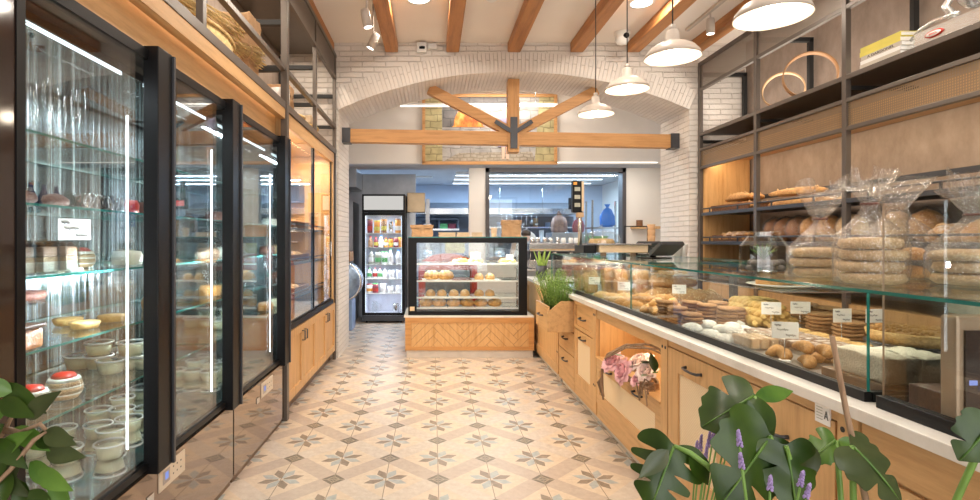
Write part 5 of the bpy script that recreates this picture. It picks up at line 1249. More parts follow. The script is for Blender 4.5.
# kitchen clutter on the worktop
for i,(x,h,r,mt) in enumerate(((1.2,.30,.12,'steel'),(1.55,.22,.14,'steel'),(1.95,.34,.10,'milk'),(2.2,.26,.09,'red'),(2.6,.30,.12,'steel'),(-.1,.24,.14,'steel'))):
    t = thing('stock_pot' if mt=='steel' else 'canister', f'{ORD[i]} pot or canister on the kitchen counter from the column side','pot',(x,12.6,.941)); MB().lathe([(0,0),(r,0),(r,h),(r*.96,h),(r*.95,.01),(0,.01)],(x,12.6,.941),24).build('body',mt,t); MB().lathe([(r*1.02,h+.001),(r*.5,h+.03),(0,h+.035)],(x,12.6,.941),24).build('lid',mt,t)
MB().box(-.9,3.4,13.06,13.09,.94,1.94).build('backsplash','kitchen_dark',bpy.data.objects['kitchen_worktop'])
t = thing('wall_rack','two long steel shelves full of kitchenware on the back wall of the kitchen','shelf',(2.0,12.9,1.3))
for z in (1.32,1.66): MB().box(.9,3.35,12.78,13.05,z,z+.03).build('board','steel',t)
for i in range(16):
    x = 1.0+.145*i; zz = 1.351 if i%2 else 1.691; hh = .10+.05*((i*5)%4); mt = ['steel','milk','graphite','red','blue_grey','steel','kraft','milk'][(i*3)%8]
    single('kitchen_container', MB().lathe([(0,0),(.055,0),(.06,hh),(.05,hh+.01),(0,hh+.01)],(x,12.9,zz),16), mt,'container',f'{ORD[i]} container from the left on the long kitchen wall shelves','containers on the kitchen wall shelves')
# a worker bending down behind the espresso machine
def skin_body(name, V, E, rad, mat, parent=None, sub=1, root=0):
    me = bpy.data.meshes.new(name); me.from_pydata([Vector(v) for v in V], E, []); o = bpy.data.objects.new(name, me); COL.objects.link(o)
    o.modifiers.new('s','SKIN'); o.modifiers['s'].use_smooth_shade = True
    for i, sv in enumerate(me.skin_vertices[0].data): sv.radius = (rad[i][0], rad[i][1]) if isinstance(rad[i], tuple) else (rad[i],)*2; sv.use_root = (i == root)
    o.modifiers.new('u','SUBSURF').levels = 2; o.modifiers['u'].render_levels = 2
    o.data.materials.append(M[mat]); 
    if parent: o.parent = parent
    return o
pr_ = thing('person','person in a white top with short dark hair bending over behind the espresso machine','person',(1.62,9.75,0))
V = [(0,0,.95),(0,-.02,1.10),(0,-.12,1.26),(0,-.22,1.36),(0,-.30,1.40),(0,-.38,1.42),(0,-.42,1.38), (.17,-.20,1.34),(.24,-.30,1.10),(.16,-.45,.98),(-.17,-.20,1.34),(-.24,-.30,1.10),(-.16,-.45,.98), (.10,0,.90),(.11,-.03,.50),(.11,.02,.08),(.11,-.12,.04),(-.10,0,.90),(-.11,-.03,.50),(-.11,.02,.08),(-.11,-.12,.04)]
E = [(0,1),(1,2),(2,3),(3,4),(4,5),(5,6),(3,7),(7,8),(8,9),(3,10),(10,11),(11,12),(0,13),(13,14),(14,15),(15,16),(0,17),(17,18),(18,19),(19,20)]
rad = [(.15,.11),(.15,.11),(.16,.12),(.14,.10),.05,(.075,.085),(.06,.07),.06,.045,.032,.06,.045,.032,.085,.055,.04,.035,.085,.055,.04,.035]
b_ = skin_body('body',V,E,rad,'skin',pr_)
mb = MB().blob((0,-.22,1.30),(.20,.15,.13),1,.05,2,3,.9); mb.blob((0,-.08,1.08),(.18,.14,.24),2,.05,2,3,.9); mb.build('white_top','cloth_white',pr_,(0,0,0))
MB().blob((0,-.36,1.455),(.085,.10,.075),4,.08,4,3,.5).build('hair','hair',pr_,(0,0,0))
MB().lathe([(.19,.45),(.175,.95),(.17,1.0)],(0,0,0),24,sy=.8).build('apron','graphite',pr_,(0,0,0))
# ================================================================== FRIDGE CONTENTS
BZ = .501
g = 'pudding cups on the fridge floor'
for i,(px,py) in enumerate(((66,462),(110,457),(60,441),(98,437),(88,421),(122,420),(112,408),(34,456),(100,398),(126,397))):
    x,y = at(px,py,BZ); x = max(min(x,-1.215),-1.62); P['cup'].put((x,y,BZ),0,f'{ORD[i]} pudding cup on the floor of the near fridge, counted from the front glass row','plastic pudding cups on the floor of the near fridge')
for i,(px,n) in enumerate(((68,1),(99,2),(131,2),(147,1))):
    x,y = at(px,368-.0*i,.801); x = max(x,-1.60)
    for k in range(n): P['cup'].put((x,y,.801+.0605*k),0,f'{["lower","upper"][k]} cup of the {ORD[i]} pile from the front on the second lowest fridge shelf','pudding cups on the second lowest fridge shelf')
for i,(x,y) in enumerate(((-1.345,1.98),(-1.335,1.80),(-1.33,1.62))): P['trifle'].put((x,y,.801),0,f'{["farthest","middle","nearest"][i]} round glass jar of layered red and white dessert in the near fridge','round layered dessert jars')
# second door
for i,(y,z) in enumerate(((2.36,.801),(2.36,BZ),(2.50,BZ),(2.52,.801),(2.66,BZ))): P['cup'].put((-1.40,y,z),0,f'{ORD[i]} pudding cup behind the second fridge door from its left edge','pudding cups behind the second fridge door')
SG = Proto(pricesign(.10))
P['sign'].put((-1.32,2.0,1.267),R(60),'price card standing before the dark cakes in the near fridge','price cards in the fridges',scale=1.25)
P['sign'].put((-1.32,2.58,1.035),R(60),'price card behind the second fridge door','price cards in the fridges',scale=1.25)
SG.put((-1.32,3.5,1.035),R(60),'price card behind the third fridge door','price cards in the fridges')
# layered glass bowls
for i,y in enumerate((1.58,1.69,1.80,1.905)): P['slab'].put((-1.31,y,1.267),.05*i,f'{ORD[i]} square glass of layered chocolate dessert from the left in the near fridge','square layered desserts in the near fridge',scale=1.0)
for i,y in enumerate((2.12,2.24)): P['trifle'].put((-1.42,y-.05,1.267),0,f'{["left","right"][i]} small round glass dessert beside the price card in the near fridge','small round desserts beside the price card',scale=.85)
# orange cake
t = thing('orange_cake','orange glazed cake with white sugar and a chocolate disc on top','cake',(-1.32,1.66,1.035))
crust('orange_glaze',(.85,.38,.08),(.70,.24,.04),.3,(.95,.92,.9),30); MB().box(-1.38,-1.25,1.58,1.745,1.036,1.10,.012).build('cake','orange_glaze',t)
MB().box(-1.385,-1.245,1.575,1.75,1.1005,1.113,.004).build('chocolate_top','choc',t); MB().lathe([(0,0),(.03,.002),(.032,.012),(0,.016)],(-1.30,1.64,1.1135),20).build('chocolate_disc','choc',t)
for i,y in enumerate((2.30,2.12,2.20)):
    o = MB().lathe([(0,0),(.045,0),(.055,.022),(.052,.026),(0,.028)],(-1.36-.12*(i==2),y,1.0355+(.0)),28); single('custard_tart',o,'twist','tart',f'{ORD[i]} round yellow tart on the middle shelf of the near fridge from its handle','yellow tarts in the near fridge')
for i,(y,z) in enumerate(((1.75,1.15),)):
    pass
# thin metal shelf with flat cakes at the back
MB().box(-1.70,-1.40,1.45,2.2,1.150,1.158).build('back_shelf','shelf_glass',fa)
for i,y in enumerate((1.60,1.80,2.0)): single('flat_cake',MB().lathe([(0,0),(.10,0),(.105,.015),(.10,.028),(0,.032)],(-1.55,y,1.159),28),['sponge','cookie','brownroll'][i],'cake',f'{["light","crumbly brown","dark brown"][i]} flat round cake at the back of the near fridge')
# rolls and foil parcels
for i in range(3): single('chocolate_roll',MB().blob((-1.30,1.56+.155*i,1.495),(.026,.062,.024),i,.15,4,3,.8),'brownroll','cake',f'{ORD[i]} wrapped dark roll from the left on the upper fridge shelf','wrapped dark rolls')
for i in range(4): single('foil_parcel',rough_block(-1.34,-1.27,2.00+.07*i-.02,2.055+.07*i-.02,1.495,1.55,i,.010),'steel','parcel',f'{ORD[i]} silver foil parcel from the left on the upper fridge shelf','silver foil parcels')
for i in range(4): single('dark_bottle',MB().lathe([(0,0),(.02,0),(.021,.05),(.008,.08),(.008,.10),(0,.10)],(-1.52,1.98+.07*i,1.495),18),'bottle_dark' if 'bottle_dark' in M else simple('bottle_dark',(.03,.03,.07),.08),'bottle',f'{ORD[i]} small dark bottle from the left behind the foil parcels','small dark bottles in the near fridge')
# champagne glasses on the top shelf
o = thing('champagne_glass','','glass'); MB().lathe([(0,0),(.028,.001),(.004,.012),(.004,.075),(.022,.11),(.025,.17),(.021,.22)],(0,0,0),20).build('bowl_and_stem','jar',o,(0,0,0)); P['flute'] = Proto(o)
for i in range(8): P['flute'].put((-1.34-.10*(i%2),1.60+.075*i,1.721),0,f'{ORD[i]} tall clear glass from the left on the top shelf of the near fridge','tall clear glasses on the top fridge shelf')
# far fridge / second door goods
for i,(y,z,mt) in enumerate(((2.42,1.495,'red'),(2.62,1.495,'brownroll'),(3.32,1.495,'bread_dark'),(3.55,1.495,'cream'),(3.40,1.267,'sponge'),(2.45,1.267,'cream'),(2.72,1.267,'sponge_brown'),(3.35,1.035,'choc'),(3.62,1.267,'brownroll'),(2.70,1.035,'nuts'),(3.40,.801,'custard'),(3.66,.801,'orange_glaze'))):
    single('small_cake',MB().lathe([(0,0),(.06,0),(.064,.04),(.055,.06),(0,.066)],(-1.38,y,z+.001),26),mt,'cake',f'{ORD[i]} small round cake of the two far fridge doors, counted from the top shelf down','small round cakes behind the far fridge doors')

# ================================================================== BREAD CABINET CONTENT
n = 0
for si,z in enumerate((1.491,1.171,.861)):
    for bi,y in enumerate((4.62,5.35)):
        P['tray'].put((-1.47,y,z+.001),0,f'wicker tray in the bread cabinet, {["upper","middle","lower"][si]} shelf, {["fridge","pillar"][bi]} side','wicker trays in the bread cabinet',scale=(1,.86,1))
        for k in range(6):
            kx, ky = divmod(k,3); pr = ['loaf','sugar_croissant','pale','flour','croissant','loaf'][(si*2+bi+k)%6]
            P[pr].put((-1.55+.14*kx,y-.17+.17*ky,z+.016),1.5+random.uniform(-.3,.3),f'{ORD[k]} bread on the {["upper","middle","lower"][si]} {["fridge","pillar"][bi]} side tray of the bread cabinet','breads in the bread cabinet',scale=.8 if pr!='flour' else .65)

# ================================================================== UPPER LEFT SHELF
def straw_bundle(name,x,y,z,L,r,mat,label,tilt=(0,1,.25),n=60,tip=None,cat='bundle'):
    t = thing(name,label,cat,(x,y,z)); d = Vector(tilt).normalized(); mb = MB()
    a = d.cross(Vector((0,0,1))).normalized(); b = d.cross(a)
    tips = MB()
    for i in range(n):
        th = random.random()*6.28; q = math.sqrt(random.random()); p0 = Vector((x,y,z))+(a*math.cos(th)+b*math.sin(th))*q*r*.5+Vector((0,0,r)); p1 = p0+d*L+(a*math.cos(th)+b*math.sin(th))*q*r*.9+Vector((0,0,random.uniform(-.02,.02)))
        mb.tube([p0,(p0+p1)/2+Vector((0,0,.01)),p1],.0022,4)
        tips.tube([p1-d*.05,p1,p1+d*.06],[.002,.008,.001],5)
    mb.build('stalks',mat,t); tips.build('heads',tip or mat,t); MB().tube([Vector((x,y,z+r))+d*L*.3+(a*math.cos(k)+b*math.sin(k))*r*.95 for k in [i*PI/6 for i in range(13)]],.004,5).build('string','kraft',t); return t
def basket(x,y,z,rx,ry,h,label,mat='straw'):
    t = thing('straw_basket',label,'basket',(x,y,z)); MB().lathe([(0,0),(.8,0),(1,h),(.96,h),(.78,.01),(0,.01)],(x,y,z),28,0,rx,ry).build('bowl',mat,t)
    MB().tube([(x+rx*math.cos(k*PI/14),y+ry*math.sin(k*PI/14),z+h) for k in range(29)],.01,6).build('rim',mat,t); return t
basket(-1.36,3.12,2.426,.17,.38,.14,'large straw basket in the first open bay above the fridges'); 
straw_bundle('wheat_bundle',-1.40,2.90,2.57,.62,.11,'straw','large bundle of dry straw lying in the basket above the fridges',(0.05,1,.02),110)
straw_bundle('wheat_bundle',-1.26,3.52,2.57,.30,.06,'straw','short straw bundle leaning before the paper bag above the fridges',(.05,1,.1),50)
straw_bundle('lavender_bundle',-1.33,2.86,2.80,.28,.07,'stem_green','dark lavender bundle in the first open bay near the ceiling',(0,1,.35),60,'lavender')
paperbag(-1.40,3.80,2.426,.30,.28,.50,'brown crumpled paper bag standing in the open bay above the fridges',seed=5)
single('white_pot', MB().lathe([(0,0),(.075,0),(.085,.2),(.080,.2),(.07,.01),(0,.01)],(-1.27,4.50,2.426),28),'plate','pot','white pot on the middle bay of the upper left shelving')
for v_,(a_,b_) in enumerate(((4.50,0),)): pass
paperbag(-1.36,4.78,2.426,.22,.20,.30,'small brown paper bag beside the white pot',seed=7); basket(-1.28,4.98,2.426,.10,.16,.08,'small straw basket before the middle post of the upper left shelving')
basket(-1.30,5.55,2.426,.12,.22,.10,'straw basket in the last bay of the upper left shelving'); paperbag(-1.40,5.85,2.426,.2,.2,.28,'paper bag in the last bay of the upper left shelving','kraft_light',seed=2)
light('upper_left_light','AREA',(-1.45,3.6,3.48),34,(1,.86,.70),.2,(0,0,0),4.8)
# ================================================================== BREADS ON THE RIGHT SHELVES
def shelfset(z): return z-.009
# upper shelf
P['tray'].put((3.32,5.75,shelfset(1.70)),0,'wicker tray on the upper bread shelf by the brick pillar','wicker trays on the right shelves')
for k in range(8): P['baguette'].put((3.22+.075*(k%4),5.62+.12*(k%2)+.1*(k//4),shelfset(1.70)+.016+.10*(k//4)),.08*((k%3)-1)-.1,f'{ORD[k]} baguette of the heap on the wicker tray, upper shelf by the pillar','baguettes on the upper wicker tray',scale=(1.25,.85,1.5))
for k in range(7): P['baguette'].put((3.20+.065*(k%5),4.82-.06*(k%2),shelfset(1.70)+.001+.09*(k//5)),.12*((k%3)-1)+.15,f'{ORD[k]} long pale baguette in the loose heap on the upper shelf','loose baguettes on the upper shelf',scale=(1.15,.95,1.3))
# middle shelf
P['tray'].put((3.32,5.72,shelfset(1.375)),0,'wicker tray on the middle bread shelf by the brick pillar','wicker trays on the right shelves')
for k in range(8): P['flour' if k%3 else 'loaf'].put((3.24+.15*(k%2),5.48+.15*(k//2),shelfset(1.375)+.016),1.5+random.uniform(-.3,.3),f'{ORD[k]} loaf on the wicker tray of the middle shelf by the pillar','loaves on the middle wicker tray',scale=.8)
def wrapped_round(x,y,z,label,grp,mat='bread',dims=(.09,.10,.11),rz=0,lean=12):
    t = thing('wrapped_loaf',label,'bread',(x,y,z),grp); rot = Matrix.Rotation(rz,3,'Z')@Matrix.Rotation(R(lean),3,'X')
    mb = MB().blob((0,0,0),dims,x*7+y*3,.08,2.5,3,.8)
    for v in mb.bm.verts: v.co = rot@v.co+Vector((x,y,z))
    lf = mb.build('loaf',mat,t)
    mb = MB().blob((0,0,-.004),tuple(d*1.09 for d in dims),x*5,.16,5,3,.8)
    for v in mb.bm.verts: v.co = rot@v.co+Vector((x,y,z+.002))
    mb.build('plastic_wrap','plastic',t)
for k,(y,mt) in enumerate(((5.14,'bread_dark'),(4.98,'bread_dark'),(4.80,'bread_dark'),(4.62,'bread'),(4.42,'bread'),(4.20,'bread_pale'),(3.78,'bread_pale'),(3.55,'bread'))): 
    wrapped_round(3.27,y,shelfset(1.375)+.005,f'{ORD[k]} plastic-wrapped loaf from the pillar end of the middle shelf','wrapped loaves on the middle shelf',mt,(.11,.085,.12),R(-8),-14)
for k in range(5): P['pale'].put((3.24,4.02-.05*k,shelfset(1.375)+.001+.0*k),1.4+.1*k,f'{ORD[k]} pale roll lying between the wrapped loaves of the middle shelf','pale rolls on the middle shelf',scale=.35)
for k in range(12):
    y = 3.36-.17*k; pr = ['flour','round','loaf'][k%3]
    P[pr].put((3.26+.03*(k%2),y,shelfset(1.375)+.001),1.5+random.uniform(-.2,.2),f'{ORD[k]} unwrapped loaf of the middle shelf behind the bread bags, from the far end','unwrapped loaves behind the bread bags',scale={'flour':1.05,'round':1.3,'loaf':1.2}[pr])
# lower shelf
for k in range(10): P['flour' if k%2 else 'loaf'].put((3.30,5.7-.40*k,shelfset(1.06)+.001),1.5+random.uniform(-.3,.3),f'{ORD[k]} dark loaf from the pillar end of the lowest bread shelf','dark loaves on the lowest shelf',scale=.9)
for k in range(4): P['round'].put((3.28,3.5-.5*k,shelfset(1.70)+.001),k,f'{ORD[k]} round loaf on the near part of the upper bread shelf','round loaves on the upper shelf',scale=1.05) if 0 else None

# ================================================================== TOP SHELF: hoops, books, slicer
def hoop(x,y,z,r,w,label,mat,tilt,rz,inner=None):
    t = thing('wooden_hoop',label,'hoop',(x,y,z)); mb = MB().lathe([(r,-w/2),(r,w/2),(r-.010,w/2),(r-.010,-w/2),(r,-w/2)],(0,0,0),56)
    rot = Matrix.Rotation(rz,3,'Z')@Matrix.Rotation(R(tilt),3,'X')
    for v in mb.bm.verts: v.co = rot@v.co+Vector((x,y,z+r+w*.1))
    mb.build('ring',mat,t)
    if inner:
        mb = MB().lathe([(0,w*.3),(r-.011,w*.3),(r-.011,w*.3-.003),(0,w*.3-.003)],(0,0,0),56)
        for v in mb.bm.verts: v.co = rot@v.co+Vector((x,y,z+r+w*.1))
        mb.build('sieve_cloth',inner,t)
hoop(3.30,5.10,2.606,.175,.05,'lighter wooden sieve hoop leaning on the top shelf','hoop',82,R(-36)); hoop(3.30,4.74,2.606,.205,.07,'darker larger wooden hoop overlapping the lighter one on the top shelf','hoop_dark',86,R(-28))
bz = 2.606
bk_ = [(.030,'yellow',''),(.034,'yellow',''),(.030,'pine' ,'A DARDONEL'),(.026,'paper',''),(.024,'pine',''),(.018,'paper','')]
simple('pine',(.60,.55,.48),.6); z = bz
for i,(h,mt,tx) in enumerate(reversed(bk_)):
    L = .34-.0*i; y0_ = 3.60+.006*((i*5)%3); x0_ = 3.115
    t = thing('book',f'{ORD[i]} book from the bottom of the flat pile beside the slicer'+(', lettered spine' if tx else ''),'book',(x0_+.12,y0_+L/2,z),'books lying in a pile on the top shelf')
    cv = MB().box(x0_,x0_+.24,y0_,y0_+L,z,z+.003).box(x0_,x0_+.24,y0_,y0_+L,z+h-.003,z+h).box(x0_,x0_+.003,y0_,y0_+L,z+.003,z+h-.003); c_ = cv.build('cover',mt,t); MB().box(x0_+.004,x0_+.236,y0_+.004,y0_+L-.004,z+.0031,z+h-.0031).build('pages','paper',t)
    if tx:
        o = part_text(t,tx,.024,(x0_-.0008,y0_+L/2,z+h/2),(PI/2,0,-PI/2),'lettering_dark',sx=1.5)
    z += h+.0006
# slicer
t = thing('meat_slicer','vintage silver slicer with a red oval badge at the near end of the top shelf','slicer',(3.3,3.1,bz))
MB().box(3.13,3.50,2.55,3.54,bz,bz+.115,.025).build('base','silver_light',t); MB().box(3.16,3.46,2.45,3.1,bz+.115,bz+.16,.02).build('carriage','silver_light',t)
MB().tube([(3.15,3.57,bz+.085),(3.15,3.50,bz+.13),(3.15,3.40,bz+.15),(3.15,3.24,bz+.135)],[.010,.013,.013,.010],10).build('front_arm','silver_light',t)
m = MB().lathe([(0,-.012),(.16,-.004),(.165,0),(.16,.004),(0,.016)],(0,0,0),40)
for v in m.bm.verts: v.co = Matrix.Rotation(PI/2,3,'Y')@v.co+Vector((3.24,3.20,bz+.32))
m.build('blade','steel',t); MB().tube([(3.2,3.30,bz+.10),(3.18,3.36,bz+.22),(3.22,3.30,bz+.36)],[.03,.022,.015],12).build('blade_guard_arm','silver_light',t)
bd = MB().lathe([(0,0),(1,0),(1,.004),(0,.006)],(0,0,0),28,0,.062,.022)
for v in bd.bm.verts: v.co = Matrix.Rotation(R(-90),3,'Z')@Matrix.Rotation(R(90),3,'X')@v.co if False else Vector((3.128-v.co.z, 3.38+v.co.x, bz+.062+v.co.y))
b1_ = bd.build('badge','red_badge',t); bd = MB().lathe([(0,0),(1,0),(1,.002),(0,.002)],(0,0,0),28,0,.052,.0145)
for v in bd.bm.verts: v.co = Vector((3.1225-v.co.z, 3.38+v.co.x, bz+.062+v.co.y))
bd.build('badge_face','paper',b1_); part_text(b1_,'BERKEL',.017,(3.1198,3.38,bz+.062),(PI/2,0,-PI/2),'red_badge')
for (x,y) in ((3.17,2.6),(3.17,3.45),(3.46,2.6),(3.46,3.45)): pass

# ================================================================== BAGS OF FLATBREAD ON THE GLASS CASE
def bread_bag(x,y,r,n,H,label,seed,sq=1.0,lean=0.0):
    zt_ = GT+.001
    for k in range(n): P['flat'].put((x+random.uniform(-.006,.006),y+random.uniform(-.006,.006),zt_+.004+.037*k),random.random()*6,f'{ORD[k]} flatbread from the bottom inside the {label}','flatbreads stacked in clear bags',scale=(r/.125,r/.125,1.0))
    t = thing('plastic_bag',label,'bag',(x,y,zt_),'clear bags of flatbread on the glass case')
    hb_ = .037*n+.012; prof = [(r*.86,.0),(r*.97,.008),(r*1.0,hb_*.3),(r*1.0,hb_*.75),(r*.90,hb_),(r*.55,hb_+.040),(r*.25,hb_+.075),(.018,hb_+.10),(.032,hb_+.125),(.048,hb_+.155),(.060,H-.02),(.068,H)]
    seg = 56; mb = MB(); rings = []
    for (rr,z) in prof:
        rg = []
        for k in range(seg):
            a = 2*PI*k/seg; w_ = max(0,(z-hb_))/(H-hb_); pleat = 1+.16*w_*math.sin(9*a+seed)+.26*w_*math.sin(5*a+seed*2+z*14)+.015*math.sin(13*a+z*60)
            p = Vector((x+rr*pleat*math.cos(a)+lean*w_, y+rr*pleat*math.sin(a)*sq, zt_+.001+z+(.022*math.sin(4*a+seed)+.018*math.sin(9*a)) * (1 if z > H-.03 else 0)))
            q = noise.noise_vector(p*34+Vector((seed,0,0)))*.013*(1 if z > .01 else 0); p.x += q.x; p.y += q.y; rg.append(mb.bm.verts.new(p))
        rings.append(rg)
    for i in range(len(rings)-1):
        for k in range(seg):
            f = mb.bm.faces.new((rings[i][k],rings[i][(k+1)%seg],rings[i+1][(k+1)%seg],rings[i+1][k])); f.smooth = True
    mb.build('clear_film','plastic',t)
    MB().tube([(x+lean*.35+.023*math.cos(k*PI/6),y+.023*math.sin(k*PI/6),zt_+hb_+.10) for k in range(13)],.004,6).build('tie','brownroll',t)
bread_bag(1.48,2.08,.098,3,.355,'leftmost clear bag of flatbread beside the glass jar',1,1,.02)
bread_bag(1.42,1.76,.100,4,.35,'middle clear bag of flatbread with four rounds',2)
bread_bag(1.70,1.70,.118,3,.34,'rightmost clear bag of flatbread behind the glass guard',3,1,-.01)
t = thing('plastic_bag','clear bag with two round rolls behind the middle flatbread bag','bag',(1.74,2.03,GT+.001))
mb = MB().lathe([(.10,.0),(.125,.02),(.12,.12),(.09,.18),(.04,.23),(.03,.26),(.08,.33),(.11,.37)],(1.74,2.03,GT+.002),48,fn=lambda a,z: 1+.09*math.sin(7*a+z*9)+.05*math.sin(15*a)); mb.build('clear_film','plastic',t)
for k in range(4): P['roundbun'].put((1.71+.0*k,2.03-.0*k,GT+.004+.068*k) if k<2 else (1.80,2.03,GT+.004+.068*(k-2)),k,f'{ORD[k]} round roll inside the bag behind the middle flatbread bag','round rolls in a clear bag',scale=.7)
# glass jar with air plant
simple('pebble_grey',(.16,.14,.13),.5,0,.3,20); jx,jy = 1.46,2.39; t = thing('glass_jar','faceted clear glass jar with pebbles and a small spiky plant','jar',(jx,jy,GT+.001))
MB().lathe([(0,0),(.092,0),(.098,.01),(.098,.115),(.064,.160),(.064,.178),(.070,.18)],(jx,jy,GT+.001),8,smooth=False).build('jar','jar',t)
for k in range(14):
    a = k*2.4; r_ = .066*math.sqrt((k%7+.5)/7); MB().blob((jx+r_*math.cos(a),jy+r_*math.sin(a),GT+.010+.022*(k//7)),(.026,.021,.017),k,.15,3,2,.6).build('pebble','pebble_grey',t)
mb = MB()
for k in range(26):
    a = k*2.4; d = Vector((math.cos(a),math.sin(a),.9+.8*(k%3))).normalized(); b = Vector((jx,jy,GT+.062)); mb.tube([b,b+d*.04,b+d*.075+Vector((0,0,-.004*(k%4)))],[.004,.003,.0006],5)
mb.build('spiky_leaves','leaf_light',t)
for k in range(5): single('chocolate_slab',MB().box(1.58-.004*k,1.70,2.20,2.36,GT+.002+.018*k,GT+.0185+.018*k,.003),'choc','chocolate',f'{ORD[k]} dark slab from the bottom of the pile beside the glass jar','dark slabs piled beside the glass jar')
t = thing('plastic_bag','clear wrap around the dark slabs beside the jar','bag',(1.64,2.28,GT+.001)); rough_block(1.565,1.715,2.185,2.375,GT+.002,GT+.110,4,.008).build('clear_film','plastic',t)

# ================================================================== HERB PLANTER
def needle_plant(name,x,y,z,w,d,h,n,label,cat,mat,nl=26,ll=.022):
    t = thing(name,label,cat,(x,y,z)); st_ = MB(); lf = MB()
    for i in range(n):
        bx_,by_ = x+random.uniform(-w,w)*.75,y+random.uniform(-d,d); hh = h*random.uniform(.55,1.05); lean = Vector((random.uniform(-.3,.3)+(bx_-x)*1.6,random.uniform(-.22,.22)+(by_-y)*.8,1)).normalized()
        pts = [Vector((bx_,by_,z))+lean*hh*s_+Vector((0,0,.0)) for s_ in (0,.5,1)]; st_.tube(pts,[.003,.0025,.001],5)
        for k in range(nl):
            s_ = .12+.88*k/nl; p = Vector((bx_,by_,z))+lean*hh*s_; a = k*2.4; dd = Vector((math.cos(a),math.sin(a),.75)).normalized()*ll*random.uniform(.8,1.3); sd = dd.cross(Vector((0,0,1))).normalized()*.0028
            f = lf.bm.faces.new([lf.bm.verts.new(q) for q in (p-sd*.4,p+dd*.5-sd,p+dd,p+dd*.5+sd,p+sd*.4)])
    st_.build('stems','stem_green',t); fo = lf.build('foliage',mat,t); fo['kind'] = 'stuff'; return t
needle_plant('rosemary_plant',1.13,4.98,.755,.10,.22,.36,120,'bushy green rosemary growing in the open oak drawer','plant','rosemary',30,.026)

# ================================================================== PEONY BASKET
nz_ = .513
t = thing('twig_basket','rustic twig basket with a bent handle in the lit niche','basket',(1.27,3.45,nz_))
def twigs(n,pts_fn,par,nm,rad=.007):
    mb = MB()
    for i in range(n): mb.tube(pts_fn(i),rad,6)
    return mb.build(nm,'twig',par)
HP = ((1.14,3.62,.33),(1.135,3.63,.42),(1.14,3.64,.52),(1.15,3.58,.61),(1.17,3.48,.665),(1.185,3.32,.73),(1.22,3.15,.765),(1.252,3.02,.775),(1.30,2.93,.74))
def harc(i):
    return [(x+.010*math.sin(k*1.3+i*1.9),y+.020*math.sin(k*.9+i*2.3),z+.014*math.cos(k*1.1+i*1.7)) for k,(x,y,z) in enumerate(HP)]
twigs(4,harc,t,'handle',.0055)
twigs(9,lambda i:[(1.27+.08*math.cos(a*PI/10+i*.3),3.37+.26*math.sin(a*PI/10+i*.3),nz_+.010+.003*i+.003*math.sin(a*1.7+i)) for a in range(21)],t,'bowl',.0055)
twigs(9,lambda i:[(1.22+random.uniform(-.03,.03),3.06+random.uniform(-.06,.05),nz_+.02+random.uniform(.0,.06)),(1.18+random.uniform(-.03,.03),3.03+random.uniform(-.06,.06),nz_+.03+random.uniform(-.0,.05)),(1.17+random.uniform(-.02,.02),3.02+random.uniform(-.07,.07),nz_+random.uniform(-.06,.04))],t,'loose_twigs',.0045)
twigs(3,lambda i:[(1.15,3.66,nz_-.05),(1.14-.01*i,3.68,nz_-.10),(1.145,3.64+.02*i,nz_-.17)],t,'loose_twigs',.005)
def peony(name,x,y,z,r,mat,label,seed,tilt):
    t = thing(name,label,'flower',(x,y,z),'pink peonies in the twig basket'); rot = Matrix.Rotation(R(tilt[0]),3,'X')@Matrix.Rotation(R(tilt[1]),3,'Y'); rnd = random.Random(seed)
    mb = MB()
    for ring,(n,rad,op,sz) in enumerate(((5,.25,.10,.62),(7,.42,.28,.75),(9,.60,.55,.85),(9,.75,.95,.9),(8,.85,1.25,.9))):
        for k in range(n):
            a = 2*PI*k/n+ring*.5+rnd.uniform(-.12,.12); N = 6; grid = []
            for i in range(N+1):
                row_ = []
                for j in range(N+1):
                    u = i/N; v = (j/N-.5)*2; wd = sz*r*.55*math.sin(PI*min(1,.12+u*.75))*(1+.1*math.sin(j*2+k)); el = op*u*1.05
                    rr = r*(rad*.35+ math.sin(el)*rad*.9*u); zz = r*(.15+u*math.cos(el)*.85*sz)
                    tx = v*wd; rr2 = rr - abs(v)**2*r*.14; zz += r*.04*math.sin(j*3+k+ring)*u
                    p = Vector((math.cos(a)*rr2-math.sin(a)*tx, math.sin(a)*rr2+math.cos(a)*tx, zz)); row_.append(mb.bm.verts.new(rot@p+Vector((x,y,z))))
                grid.append(row_)
            for i in range(N):
                for j in range(N): f = mb.bm.faces.new((grid[i][j],grid[i+1][j],grid[i+1][j+1],grid[i][j+1])); f.smooth = True
    mb.build('petals',mat,t); MB().blob(Vector((x,y,z))+rot@Vector((0,0,r*.1)),(r*.35,r*.35,r*.3),seed,.1,3,2,.9).build('calyx','stem_green',t)
peony('peony',1.205,3.56,nz_+.045,.090,'pink','leftmost pink peony in the twig basket',1,(12,-45)); peony('peony',1.215,3.36,nz_+.04,.092,'pink','middle large pink peony hanging over the niche edge',2,(10,-70))
peony('peony',1.29,3.33,nz_+.085,.095,'pale_pink','upper pale pink peony at the back of the basket',3,(0,-30)); peony('peony',1.27,3.18,nz_+.075,.075,'pale_pink','rightmost pale peony near the leaves',4,(25,-40)); peony('peony',1.22,3.20,nz_+.03,.05,'pink','small half-open pink peony at the right',5,(15,-50))
